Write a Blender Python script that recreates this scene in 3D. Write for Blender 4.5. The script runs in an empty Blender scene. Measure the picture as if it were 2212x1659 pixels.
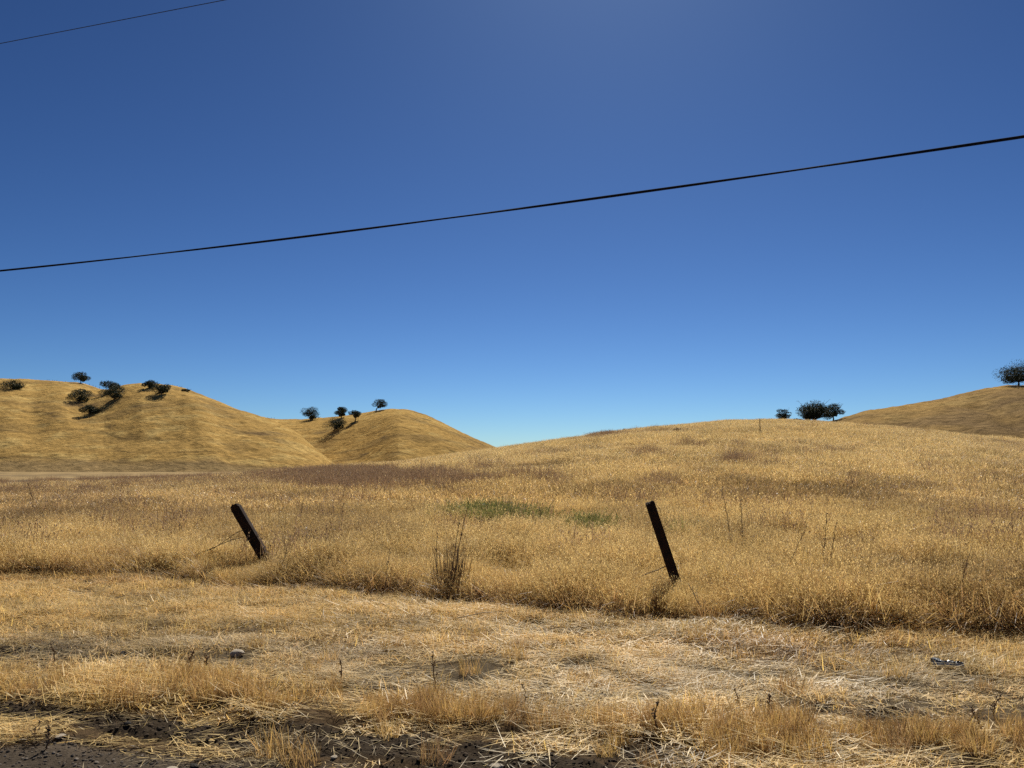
import bpy, bmesh, math, random
import numpy as np
from mathutils import Vector
R = math.radians

# ------------------------------------------------------------------ camera, sky, sun
scene = bpy.context.scene
EYE = 1.7
F = 1670.0                      # focal length for a 2212 px wide picture
CX, CY = 1106.0, 829.5
PITCH = math.atan(174.5 / F)
cam_d = bpy.data.cameras.new('camera')
cam = bpy.data.objects.new('camera', cam_d)
scene.collection.objects.link(cam)
cam_d.sensor_width = 36.0
cam_d.lens = 36.0 * F / 2212.0
cam_d.clip_start = 0.05
cam_d.clip_end = 9000
cam.location = (0, 0, EYE)
cam.rotation_euler = (math.pi / 2 + PITCH, 0, 0)
scene.camera = cam

SUN_EL, SUN_AZ = R(47), R(8.5)
world = bpy.data.worlds.new('World')
scene.world = world
world.use_nodes = True
wn = world.node_tree
bg = wn.nodes['Background']
sky = wn.nodes.new('ShaderNodeTexSky')
sky.sky_type = 'NISHITA'
sky.sun_disc = False
sky.sun_elevation = SUN_EL
sky.sun_rotation = SUN_AZ
sky.altitude = 0
sky.air_density = 0.7
sky.dust_density = 0.22
sky.ozone_density = 1.5
deep = wn.nodes.new('ShaderNodeVectorMath'); deep.operation = 'MULTIPLY'
deep.inputs[1].default_value = (4.7, 6.25, 7.5)      # the clear dry air here is a deeper blue
pre = wn.nodes.new('ShaderNodeVectorMath'); pre.operation = 'SCALE'; pre.inputs['Scale'].default_value = 0.1
gam = wn.nodes.new('ShaderNodeGamma'); gam.inputs[1].default_value = 1.52
wn.links.new(sky.outputs[0], pre.inputs[0]); wn.links.new(pre.outputs[0], gam.inputs[0])
wn.links.new(gam.outputs[0], deep.inputs[0])
wn.links.new(deep.outputs[0], bg.inputs[0])
bg.inputs[1].default_value = 0.085

sun_d = bpy.data.lights.new('sun', 'SUN')
sun_d.energy = 5.0
sun_d.angle = R(0.5)
sun_d.color = (1.0, 0.94, 0.82)
sun = bpy.data.objects.new('sun', sun_d)
scene.collection.objects.link(sun)
sd = Vector((math.sin(SUN_AZ) * math.cos(SUN_EL), math.cos(SUN_AZ) * math.cos(SUN_EL), math.sin(SUN_EL)))
sun.rotation_euler = (-sd).to_track_quat('-Z', 'Y').to_euler()
sun.location = sd * 60

scene.view_settings.view_transform = 'Standard'
scene.view_settings.look = 'None'
scene.view_settings.exposure = 0.38
scene.view_settings.gamma = 1.0
scene.render.engine = 'CYCLES'
scene.cycles.max_bounces = 4
scene.cycles.diffuse_bounces = 2
scene.cycles.transmission_bounces = 3
scene.cycles.glossy_bounces = 2
scene.cycles.use_denoising = False
scene.cycles.use_adaptive_sampling = False

C = scene.collection

# ------------------------------------------------------------------ helpers
def ray(px, py):
    """picture point (2212 wide) -> (x per metre of depth, rise per metre of depth)"""
    e = math.tan(PITCH + math.atan((CY - py) / F))
    u = (px - CX) / F * (math.cos(PITCH) + e * math.sin(PITCH))
    return u, e

def gpt(px, py, z=0.0):
    u, e = ray(px, py)
    y = (z - EYE) / e
    return u * y, y

def project(x, y, z):
    e = (z - EYE) / y
    u = x / y
    k = e * math.sin(PITCH) + math.cos(PITCH)
    return CX + F * u / k, CY - F * (e * math.cos(PITCH) - math.sin(PITCH)) / k

def hsh(ix, iy, seed):
    h = (ix.astype(np.int64) * 374761393 + iy.astype(np.int64) * 668265263 + seed * 974634777) & 0xFFFFFFFF
    h = ((h ^ (h >> 13)) * 1274126177) & 0xFFFFFFFF
    h = h ^ (h >> 16)
    return (h & 0xFFFFFF) / float(0xFFFFFF)

def vn(x, y, seed=0):
    x = np.asarray(x, float); y = np.asarray(y, float)
    ix = np.floor(x); iy = np.floor(y)
    fx = x - ix; fy = y - iy
    fx = fx * fx * (3 - 2 * fx); fy = fy * fy * (3 - 2 * fy)
    a = hsh(ix, iy, seed); b = hsh(ix + 1, iy, seed); c = hsh(ix, iy + 1, seed); d = hsh(ix + 1, iy + 1, seed)
    return (a + (b - a) * fx) * (1 - fy) + (c + (d - c) * fx) * fy

def fbm(x, y, seed=0, oct=4):
    s = 0; a = 0.5; f = 1.0; t = 0
    for k in range(oct):
        s = s + a * vn(np.asarray(x) * f + 17.3 * k, np.asarray(y) * f - 9.1 * k, seed + k); t += a
        a *= 0.5; f *= 2.03
    return s / t * 2 - 1

def sstep(a, b, x):
    t = np.clip((x - a) / (b - a), 0, 1)
    return t * t * (3 - 2 * t)

def tag(o, label=None, cat=None, group=None, kind=None):
    if label: o['label'] = label
    if cat: o['category'] = cat
    if group: o['group'] = group
    if kind: o['kind'] = kind
    return o

def link(o, parent=None):
    C.objects.link(o)
    if parent is not None: o.parent = parent
    return o

def empty(name, loc, rz=0):
    o = bpy.data.objects.new(name, None)
    o.empty_display_size = 0.3
    o.location = loc; o.rotation_euler = (0, 0, rz)
    return link(o)

def np_mesh(name, V, quads=None, tris=None, mat=None, smooth=False):
    me = bpy.data.meshes.new(name)
    V = np.asarray(V, np.float32)
    nq = 0 if quads is None else len(quads); nt = 0 if tris is None else len(tris)
    me.vertices.add(len(V)); me.vertices.foreach_set('co', V.ravel())
    loops = []
    if nq: loops.append(np.asarray(quads, np.int32).ravel())
    if nt: loops.append(np.asarray(tris, np.int32).ravel())
    if loops:
        L = np.concatenate(loops)
        me.loops.add(len(L)); me.loops.foreach_set('vertex_index', L)
        st = np.concatenate([np.arange(nq) * 4, nq * 4 + np.arange(nt) * 3]).astype(np.int32)
        me.polygons.add(nq + nt); me.polygons.foreach_set('loop_start', st)
        me.polygons.foreach_set('use_smooth', np.full(nq + nt, smooth))
    me.update(calc_edges=True)
    if mat: me.materials.append(mat)
    return me

def vattr(me, name, typ, data):
    a = me.attributes.new(name, typ, 'POINT')
    key = {'FLOAT': 'value', 'INT': 'value', 'FLOAT_VECTOR': 'vector', 'FLOAT_COLOR': 'color'}[typ]
    dt = np.int32 if typ == 'INT' else np.float32
    a.data.foreach_set(key, np.ascontiguousarray(data, dt).ravel())

class MB:
    def __init__(s): s.v = []; s.f = []
    def add(s, vs, fs):
        n = len(s.v); s.v += [tuple(p) for p in vs]; s.f += [tuple(i + n for i in q) for q in fs]
    def tube(s, pts, rad, k=6, cap=True, squash=None):
        pts = [Vector(p) for p in pts]
        vs = []; up = Vector((0.13, 0.31, 0.94))
        for i, p in enumerate(pts):
            d = (pts[min(i + 1, len(pts) - 1)] - pts[max(i - 1, 0)]).normalized()
            a = d.cross(up if abs(d.dot(up)) < 0.95 else Vector((1, 0, 0))).normalized(); b = d.cross(a)
            r = rad[i] if hasattr(rad, '__len__') else rad
            for j in range(k):
                t = 2 * math.pi * j / k
                vs.append(p + a * (r * math.cos(t)) + b * (r * math.sin(t)))
        fs = []
        for i in range(len(pts) - 1):
            for j in range(k):
                fs.append((i * k + j, i * k + (j + 1) % k, (i + 1) * k + (j + 1) % k, (i + 1) * k + j))
        if cap:
            fs.append(tuple(range(k - 1, -1, -1))); fs.append(tuple((len(pts) - 1) * k + j for j in range(k)))
        s.add(vs, fs)
    def build(s, name, mat, parent=None, smooth=True):
        me = bpy.data.meshes.new(name); me.from_pydata(s.v, [], s.f)
        if smooth: me.polygons.foreach_set('use_smooth', [True] * len(me.polygons))
        me.materials.append(mat); me.update()
        return link(bpy.data.objects.new(name, me), parent)

# ------------------------------------------------------------------ materials
def newmat(name):
    m = bpy.data.materials.new(name); m.use_nodes = True
    nt = m.node_tree; bs = nt.nodes['Principled BSDF']
    return m, nt, bs

def straw_material(name, trans=0.45, gloss=0.35):
    m, nt, bs = newmat(name)
    N, L = nt.nodes, nt.links
    t = N.new('ShaderNodeAttribute'); t.attribute_type = 'INSTANCER'; t.attribute_name = 'tint'
    b = N.new('ShaderNodeAttribute'); b.attribute_type = 'GEOMETRY'; b.attribute_name = 'bc'
    mul = N.new('ShaderNodeVectorMath'); mul.operation = 'MULTIPLY'
    L.new(t.outputs['Vector'], mul.inputs[0]); L.new(b.outputs['Vector'], mul.inputs[1])
    L.new(mul.outputs[0], bs.inputs['Base Color'])
    bs.inputs['Roughness'].default_value = 0.46 if gloss > 0.2 else 0.9
    bs.inputs['Specular IOR Level'].default_value = gloss
    tr = N.new('ShaderNodeBsdfTranslucent'); L.new(mul.outputs[0], tr.inputs[0])
    mix = N.new('ShaderNodeMixShader'); mix.inputs[0].default_value = trans
    L.new(bs.outputs[0], mix.inputs[1]); L.new(tr.outputs[0], mix.inputs[2])
    L.new(mix.outputs[0], N['Material Output'].inputs[0])
    return m

def simple(name, col, rough=0.8, noise=0.0, scale=20, col2=None, bump=0.0, trans=0, spec=0.3):
    m, nt, bs = newmat(name); N, L = nt.nodes, nt.links
    bs.inputs['Roughness'].default_value = rough
    bs.inputs['Specular IOR Level'].default_value = spec
    tc = N.new('ShaderNodeTexCoord'); nz = N.new('ShaderNodeTexNoise'); nz.inputs['Scale'].default_value = scale
    nz.inputs['Detail'].default_value = 6
    L.new(tc.outputs['Object'], nz.inputs['Vector'])
    cr = N.new('ShaderNodeValToRGB'); cr.color_ramp.elements[0].position = 0.35; cr.color_ramp.elements[1].position = 0.65
    cr.color_ramp.elements[0].color = (*col, 1); cr.color_ramp.elements[1].color = (*(col2 or col), 1)
    L.new(nz.outputs['Fac'], cr.inputs[0]); L.new(cr.outputs[0], bs.inputs['Base Color'])
    if bump:
        bp = N.new('ShaderNodeBump'); bp.inputs['Strength'].default_value = 1; bp.inputs['Distance'].default_value = bump
        L.new(nz.outputs['Fac'], bp.inputs['Height']); L.new(bp.outputs[0], bs.inputs['Normal'])
    if trans:
        tr = N.new('ShaderNodeBsdfTranslucent'); L.new(cr.outputs[0], tr.inputs[0])
        mix = N.new('ShaderNodeMixShader'); mix.inputs[0].default_value = trans
        L.new(bs.outputs[0], mix.inputs[1]); L.new(tr.outputs[0], mix.inputs[2])
        L.new(mix.outputs[0], N['Material Output'].inputs[0])
    return m

M_straw = straw_material('dry_straw', 0.50, 0.52)
M_leafgreen = straw_material('weed_leaf', 0.35, 0.3)
M_bark = simple('oak_bark', (0.055, 0.045, 0.035), 0.95, col2=(0.09, 0.075, 0.06), scale=3, bump=0.05)
M_leaf = simple('oak_leaf', (0.018, 0.026, 0.012), 0.7, col2=(0.045, 0.055, 0.024), scale=0.9, trans=0.12, spec=0.25)
M_wood = simple('old_post_wood', (0.018, 0.011, 0.008), 0.9, col2=(0.035, 0.016, 0.010), scale=9, bump=0.01, spec=0.2)
M_wire = simple('rusty_wire', (0.05, 0.028, 0.018), 0.7, col2=(0.09, 0.045, 0.025), scale=40)
M_cable = simple('cable_sheath', (0.012, 0.011, 0.014), 1.0, col2=(0.02, 0.018, 0.022), scale=5)
M_thin = simple('weathered_line', (0.06, 0.07, 0.08), 0.5, col2=(0.08, 0.09, 0.1), scale=5)
M_weed = simple('dry_weed_stalk', (0.14, 0.08, 0.042), 0.8, col2=(0.24, 0.15, 0.08), scale=14, trans=0.15)
M_weedpale = simple('pale_dead_stalk', (0.42, 0.34, 0.22), 0.8, col2=(0.55, 0.46, 0.32), scale=14, trans=0.2)
M_rockpale = simple('pale_stone', (0.30, 0.25, 0.19), 0.9, col2=(0.50, 0.43, 0.34), scale=16, bump=0.006)
M_rockdark = simple('dark_stone', (0.035, 0.028, 0.024), 0.9, col2=(0.06, 0.05, 0.04), scale=16, bump=0.01)
M_gravel = straw_material('gravel_stone', 0.0, 0.1)
M_bush = simple('dry_bush_twigs', (0.11, 0.075, 0.045), 0.9, col2=(0.17, 0.11, 0.06), scale=3, trans=0.15)

# ------------------------------------------------------------------ terrain functions
def table(pts):
    ue = [ray(*p) for p in pts]
    return np.array([q[0] for q in ue]), np.array([q[1] for q in ue])

T_crest = table([(-900, 1052), (-300, 1050), (0, 1046), (200, 1040), (400, 1030), (560, 1017), (700, 1004), (860, 991), (960, 977), (1060, 965),
                 (1130, 957), (1200, 948), (1280, 939), (1370, 928), (1480, 917), (1580, 911), (1660, 910), (1760, 913),
                 (1830, 917), (1920, 923), (2000, 931), (2080, 939), (2212, 950), (2500, 975), (3000, 1000), (3600, 1010)])
T_cr_r = (np.array([-1.2, -0.66, -0.40, -0.24, 0, 0.33, 0.66, 1.2]), np.array([46, 48, 58, 74, 90, 106, 96, 80.]))

def crest_r(u): return np.interp(u, *T_cr_r)

GH = 0.60   # height of the standing grass at the crest

def field_rise(x, y):
    yy = np.maximum(y, 1.0)
    u = np.clip(x / yy, -2.2, 2.2)
    rc = crest_r(u)
    zc = np.maximum(EYE + rc * np.interp(u, *T_crest) - GH, -0.25)
    t = (y - 12) / (rc - 12)
    tt = np.clip(t, 0, 1)
    up = tt * tt * (3 - 2 * tt) * 0.55 + 0.45 * np.sin(tt * math.pi / 2) ** 2
    dn = sstep(0, 1, (y - rc) / 110.0)
    fade = 1 - sstep(1.15, 2.1, np.abs(u))
    return (zc * up * (1 - dn) - 1.1 * dn - 0.6 * dn * sstep(-0.1, 0.2, u)) * fade * (y > 1)

P_EDGE = [(-900, 1225), (-300, 1240), (0, 1252), (200, 1244), (300, 1242), (430, 1262), (700, 1272), (950, 1292), (1200, 1322), (1400, 1342),
          (1600, 1347), (1900, 1362), (2212, 1368), (2600, 1385), (3200, 1420)]
_eg = np.array([gpt(*p) for p in P_EDGE])
def edge_d(x, y):
    """metres beyond the mown edge (positive in the standing grass)"""
    return (y - np.interp(x, _eg[:, 0], _eg[:, 1])) + 0.36 * fbm(x * 0.8, x * 0 + 3.1, 55, 3) + 0.10 * fbm(x * 3, y * 3, 57, 2)

def Pp(x, y):
    """picture coordinates of flat ground points, used only as map coordinates of the verge plan"""
    y = np.maximum(y, 0.8)
    e = -EYE / y; k = e * math.sin(PITCH) + math.cos(PITCH)
    return CX + F * (x / y) / k, CY - F * (e * math.cos(PITCH) - math.sin(PITCH)) / k

def band(px, py, pts_top, pts_bot, soft=6):
    xt, yt = zip(*pts_top); xb, yb = zip(*pts_bot)
    a = np.interp(px, xt, yt); b = np.interp(px, xb, yb)
    return sstep(-soft, soft, py - a) * sstep(-soft, soft, b - py)

def ell(px, py, cx, cy, rx, ry):
    return np.clip(1.3 - np.sqrt(((px - cx) / rx) ** 2 + ((py - cy) / ry) ** 2), 0, 1)

def zones(x, y):
    px, py = Pp(x, y)
    wob = fbm(x * 2.2, y * 2.2, 31, 4)
    py2 = py + 9 * wob; px2 = px + 40 * fbm(x * 1.5, y * 1.5, 33, 3)
    soil = np.zeros_like(px)
    soil = np.maximum(soil, band(px2, py2, [(-600, 1520), (0, 1518), (290, 1548), (430, 1552), (610, 1550), (720, 1560), (905, 1578), (1090, 1600), (1210, 1625), (1400, 1680), (2600, 1900)],
                                 [(-600, 1535), (0, 1552), (290, 1584), (430, 1600), (610, 1612), (720, 1630), (905, 1656), (1090, 1690), (1400, 1720), (2600, 1900)]))
    soil = np.maximum(soil, 0.85 * band(px2, py2, [(-600, 1395), (0, 1402), (120, 1405), (258, 1428), (262, 1500), (2600, 1500)],
                                        [(-600, 1410), (0, 1424), (120, 1432), (258, 1440), (262, 1490), (2600, 1490)], 4))
    for e in [(1310, 1508, 60, 16), (1745, 1540, 75, 18), (1920, 1562, 95, 30), (1130, 1475, 60, 8), (1380, 1630, 120, 22), (600, 1470, 60, 7), (820, 1475, 60, 7), (1990, 1600, 100, 14)]:
        soil = np.maximum(soil, ell(px2, py2, *e))
    road = band(px2, py2 - 6 * wob, [(-900, 1560), (0, 1592), (180, 1592), (322, 1610), (537, 1624), (788, 1649), (1100, 1690), (1800, 1780), (2600, 1850)],
                [(-900, 99999), (3000, 99999)], 5)
    tuft = band(px2, py2, [(-600, 1500), (0, 1478), (150, 1480), (480, 1478), (560, 1512), (800, 1512), (1000, 1522), (1250, 1535), (1400, 1560), (1600, 1575), (1750, 1590), (2600, 1640)],
                [(-600, 1522), (0, 1512), (250, 1524), (480, 1526), (560, 1552), (800, 1556), (1000, 1566), (1250, 1576), (1400, 1598), (1600, 1625), (1750, 1645), (2600, 1700)], 8)
    grey = band(px2, py2, [(-600, 1360), (0, 1372), (700, 1385), (1500, 1425), (2600, 1500)], [(-600, 1440), (0, 1448), (700, 1470), (1500, 1520), (2600, 1580)], 20)
    return soil, road, tuft, grey

def ground_z(x, y):
    x = np.asarray(x, float); y = np.asarray(y, float)
    z = field_rise(x, y)
    r = np.hypot(x, y)
    z = z + 0.45 * fbm(x / 26, y / 26, 5, 3) * sstep(25, 70, y) * (0.3 + 0.7 * sstep(-0.4, -0.1, x / np.maximum(y, 1))) + 0.05 * fbm(x / 2.2, y / 2.2, 7, 3) * sstep(2, 5, r) * (1 - sstep(40, 90, r) * 0.5)
    near = 1 - sstep(18, 30, r)
    if np.any(near > 0):
        soil, road, tuft, grey = zones(x, y)
        m = (y > 2.5) * near
        z = z + m * (0.016 * fbm(x * 5, y * 5, 11, 3) + 0.045 * fbm(x * 1.3, y * 1.9, 12, 3) + (0.035 * soil * (1 - road)) * (0.4 + fbm(x * 9, y * 9, 13, 3)) - 0.03 * road + 0.035 * tuft)
        ed = edge_d(x, y)
        z = z + m * 0.10 * sstep(0.0, 0.9, ed) * (1 + 0.7 * fbm(x * 1.3, y * 1.3, 15, 2))
    return z

# far hills: each is a ridge line (skyline) at its own distance with a foot nearer to us
class Hill:
    def __init__(s, name, sky, ridge, foot, u0, u1, seed, expo=1.12, back=1.3):
        s.name = name; s.sky = table(sky)
        s.rx = np.array([ray(p, 1000)[0] for p, _ in ridge]); s.ry = np.array([d for _, d in ridge], float)
        s.fx = np.array([ray(p, 1000)[0] for p, _ in foot]); s.fy = np.array([d for _, d in foot], float)
        s.u0, s.u1, s.seed, s.expo, s.back = u0, u1, seed, expo, back
        s.dents = []
    def R(s, u): return np.interp(u, s.rx, s.ry)
    def Fo(s, u): return np.interp(u, s.fx, s.fy)
    def z(s, x, y):
        y = np.maximum(y, 1.0); u = x / y
        Rr, Ff = s.R(u), s.Fo(u)
        zr = EYE + Rr * np.interp(u, *s.sky)
        t = (y - Ff) / (Rr - Ff)
        tc = np.clip(t, 0, 1)
        up = np.sin(tc * math.pi / 2) ** s.expo
        z = zr * up + np.minimum(t, 0) * 14 - s.back * 0.5 * zr * np.clip(t - 1, 0, 2) ** 2 - 2.5 * (1 - tc)
        amp = 0.35 + 0.65 * np.clip(1 - tc, 0, 1) ** 0.5
        z = z + amp * (3.0 * fbm(x / 55, y / 70, s.seed, 3) + 1.0 * fbm(x / 14 + y / 40, y / 14, s.seed + 9, 3)) * sstep(0.0, 0.25, tc)
        z = z + 0.42 * fbm(x / 3.6, y / 3.6, s.seed + 21, 3)
        for (pa, ta, pb, tb, wpx, dep) in s.dents:
            ua, ub = ray(pa, 950)[0], ray(pb, 950)[0]; w = wpx / F
            k = np.clip((t - ta) / (tb - ta), 0, 1); uc = ua + (ub - ua) * k
            win = sstep(ta - 0.12, ta + 0.08, t) * (1 - sstep(tb - 0.05, tb + 0.15, t)) if ta < tb else 1
            z = z - dep * np.exp(-((u - uc) / w) ** 2) * win
        return z

H_left = Hill('hill', [(-1500, 905), (-900, 860), (-300, 826), (0, 821), (60, 821), (110, 825), (170, 830), (220, 834), (270, 834), (320, 834), (370, 837), (400, 841),
                       (440, 855), (480, 871), (520, 889), (543, 896), (582, 909), (620, 927), (650, 945), (691, 979), (715, 998), (745, 1016), (800, 1040), (900, 1060)],
              [(-1500, 560), (-300, 540), (0, 520), (220, 520), (300, 470), (480, 450), (600, 420), (745, 390), (900, 380)],
              [(-1500, 330), (0, 310), (400, 300), (745, 330), (900, 330)], -1.35, -0.13, 101)
H_left.dents = [(165, 0.35, 232, 1.0, 40, 3.6), (70, 0.2, 60, 0.75, 40, 2.0), (455, 0.1, 420, 0.6, 34, -2.5)]
H_mid = Hill('hill', [(380, 960), (480, 915), (560, 903), (600, 908), (650, 909), (700, 904), (760, 895), (810, 886), (850, 882), (880, 883), (920, 895), (960, 914),
                      (1000, 935), (1040, 955), (1060, 965), (1100, 985), (1150, 1006), (1250, 1030), (1400, 1040)],
             [(380, 640), (560, 620), (700, 580), (860, 530), (1060, 520), (1400, 520)],
             [(380, 440), (700, 420), (860, 380), (1060, 390), (1400, 400)], -0.42, 0.14, 211)
H_mid.dents = [(860, 0.0, 850, 0.6, 40, -2.5)]
H_right = Hill('hill', [(1300, 1000), (1450, 960), (1600, 928), (1676, 916), (1715, 914), (1770, 914), (1800, 911), (1830, 903), (1870, 892), (1960, 879), (2050, 864), (2130, 845), (2180, 837),
                        (2212, 835), (2400, 812), (2700, 790), (3300, 800), (4200, 860)],
               [(1300, 330), (1800, 320), (2212, 330), (2700, 360), (4200, 360)],
               [(1300, 200), (1800, 200), (2212, 190), (4200, 190)], 0.1, 1.6, 307)
H_right.dents = [(2300, 0.1, 2120, 0.6, 40, 3.0), (2030, 0.1, 1950, 0.5, 30, 2.0)]
HILLS = [H_left, H_mid, H_right]

def terrain(x, y):
    z = ground_z(x, y)
    u = x / np.maximum(y, 1)
    for h in HILLS:
        m = (u > h.u0) & (u < h.u1) & (y > 150)
        z = np.where(m, np.maximum(z, h.z(x, y)), z)
    return z

def place(px, py, y0, y1, n=900):
    """first ground point along the sight line of a picture point; else the highest one"""
    u, e = ray(px, py)
    ys = np.linspace(y0, y1, n)
    zs = terrain(ys * u, ys)
    d = zs - (EYE + e * ys)
    hit = np.nonzero(d > 0)[0]
    i = hit[0] if len(hit) else int(np.argmax((zs - EYE) / ys))
    return ys[i] * u, ys[i], float(zs[i])

# ------------------------------------------------------------------ ground sheet
def grid_quads(nr, nc, wrap=False):
    a = np.arange((nr - 1) * nc).reshape(nr - 1, nc)
    if wrap:
        b = np.roll(a, -1, axis=1)
    else:
        a = a[:, :-1]; b = a + 1
    return np.stack([a, b, b + nc, a + nc], -1).reshape(-1, 4)

def ground_material():
    m, nt, bs = newmat('ground_cover'); N, L = nt.nodes, nt.links
    at = N.new('ShaderNodeAttribute'); at.attribute_name = 'gcol'
    tc = N.new('ShaderNodeTexCoord')
    n1 = N.new('ShaderNodeTexNoise'); n1.inputs['Scale'].default_value = 55; n1.inputs['Detail'].default_value = 8; n1.inputs['Roughness'].default_value = 0.7
    L.new(tc.outputs['Object'], n1.inputs['Vector'])
    mr = N.new('ShaderNodeMapRange'); mr.inputs['From Min'].default_value = 0.3; mr.inputs['From Max'].default_value = 0.7
    mr.inputs['To Min'].default_value = 0.45; mr.inputs['To Max'].default_value = 1.55
    L.new(n1.outputs['Fac'], mr.inputs[0])
    mul = N.new('ShaderNodeVectorMath'); mul.operation = 'SCALE'
    L.new(at.outputs['Color'], mul.inputs[0]); L.new(mr.outputs[0], mul.inputs['Scale'])
    L.new(mul.outputs[0], bs.inputs['Base Color'])
    bs.inputs['Roughness'].default_value = 1.0; bs.inputs['Specular IOR Level'].default_value = 0.05
    bp = N.new('ShaderNodeBump'); bp.inputs['Distance'].default_value = 0.02; bp.inputs['Strength'].default_value = 0.8
    L.new(n1.outputs['Fac'], bp.inputs['Height']); L.new(bp.outputs[0], bs.inputs['Normal'])
    return m

rr = np.concatenate([[0.02, 1, 2, 2.6, 3.2], np.arange(3.6, 13, 0.035), np.geomspace(13, 140, 260)[0:], np.geomspace(145, 6000, 60)])
th_f = np.radians(np.arange(-50, 50.01, 0.13))
th_b = np.radians(np.arange(53, 307.1, 4.0))
th = np.concatenate([th_f, th_b])           # azimuth from +Y, clockwise
TT, RR = np.meshgrid(th, rr)
X = RR * np.sin(TT); Y = RR * np.cos(TT)
Z = ground_z(X, Y)
V = np.stack([X, Y, Z], -1).reshape(-1, 3)
q = grid_quads(len(rr), len(th), wrap=True)
q = q[:, ::-1]
ground_me = np_mesh('ground', V, quads=q, mat=ground_material(), smooth=True)
xs, ys = V[:, 0].astype(float), V[:, 1].astype(float)
so, ro, tu, gr = zones(xs, ys)
rad = np.hypot(xs, ys)
front = (ys > 3)
ed = edge_d(xs, ys)
col = np.tile(np.array([[0.075, 0.048, 0.023]]), (len(xs), 1))  # shade between the standing stems is put into this dark ground colour
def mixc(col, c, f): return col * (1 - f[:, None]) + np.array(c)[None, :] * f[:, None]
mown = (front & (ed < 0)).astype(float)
col = mixc(col, (0.085, 0.056, 0.030), mown)  # mown ground also darkened, painting shade into the gaps of the stubble
col = mixc(col, (0.09, 0.068, 0.042), mown * gr)
col = mixc(col, (0.040, 0.029, 0.019), mown * np.clip(so * 1.1, 0, 1))
col = mixc(col, (0.085, 0.066, 0.048), mown * ro)
col *= (1 + 0.5 * mown * ro * fbm(xs * 2.5, ys * 4, 77, 4))[:, None]
behind = ((ys <= 3) & (rad < 40)).astype(float)
col = mixc(col, (0.055, 0.050, 0.046), behind)
# the bare plain beyond the field: short, greyer grass
plain = sstep(1.0, 1.12, ys / np.maximum(crest_r(xs / np.maximum(ys, 1)), 1)) * (ys > 30)
pn = fbm(xs / 40, ys / 9, 71, 4)
col = mixc(col, (0.27, 0.19, 0.09), plain)
col = mixc(col, (0.11, 0.08, 0.05), plain * sstep(0.05, 0.5, pn))
col = mixc(col, (0.30, 0.20, 0.08), plain * sstep(420, 500, ys))
col *= (1 + plain * 0.45 * fbm(xs / 12, ys / 3.0, 73, 4))[:, None]
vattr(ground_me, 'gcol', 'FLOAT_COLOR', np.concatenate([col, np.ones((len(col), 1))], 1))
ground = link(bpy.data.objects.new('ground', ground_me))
tag(ground, kind='structure')

# ------------------------------------------------------------------ hills
def hill_material():
    m, nt, bs = newmat('hill_grass'); N, L = nt.nodes, nt.links
    at = N.new('ShaderNodeAttribute'); at.attribute_name = 'gcol'
    tc = N.new('ShaderNodeTexCoord')
    mp = N.new('ShaderNodeMapping'); mp.inputs['Scale'].default_value = (0.35, 0.35, 1.3)
    L.new(tc.outputs['Object'], mp.inputs[0])
    n1 = N.new('ShaderNodeTexNoise'); n1.inputs['Scale'].default_value = 0.9; n1.inputs['Detail'].default_value = 9; n1.inputs['Roughness'].default_value = 0.72
    n1.inputs['Distortion'].default_value = 0.6
    L.new(mp.outputs[0], n1.inputs['Vector'])
    mr = N.new('ShaderNodeMapRange'); mr.inputs['From Min'].default_value = 0.33; mr.inputs['From Max'].default_value = 0.67
    mr.inputs['To Min'].default_value = 0.62; mr.inputs['To Max'].default_value = 1.35
    L.new(n1.outputs['Fac'], mr.inputs[0])
    mul = N.new('ShaderNodeVectorMath'); mul.operation = 'SCALE'
    L.new(at.outputs['Color'], mul.inputs[0]); L.new(mr.outputs[0], mul.inputs['Scale'])
    L.new(mul.outputs[0], bs.inputs['Base Color'])
    bs.inputs['Roughness'].default_value = 1.0; bs.inputs['Specular IOR Level'].default_value = 0.0
    bp = N.new('ShaderNodeBump'); bp.inputs['Distance'].default_value = 0.9; bp.inputs['Strength'].default_value = 1.0
    L.new(n1.outputs['Fac'], bp.inputs['Height']); L.new(bp.outputs[0], bs.inputs['Normal'])
    return m
M_hill = hill_material()

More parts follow.
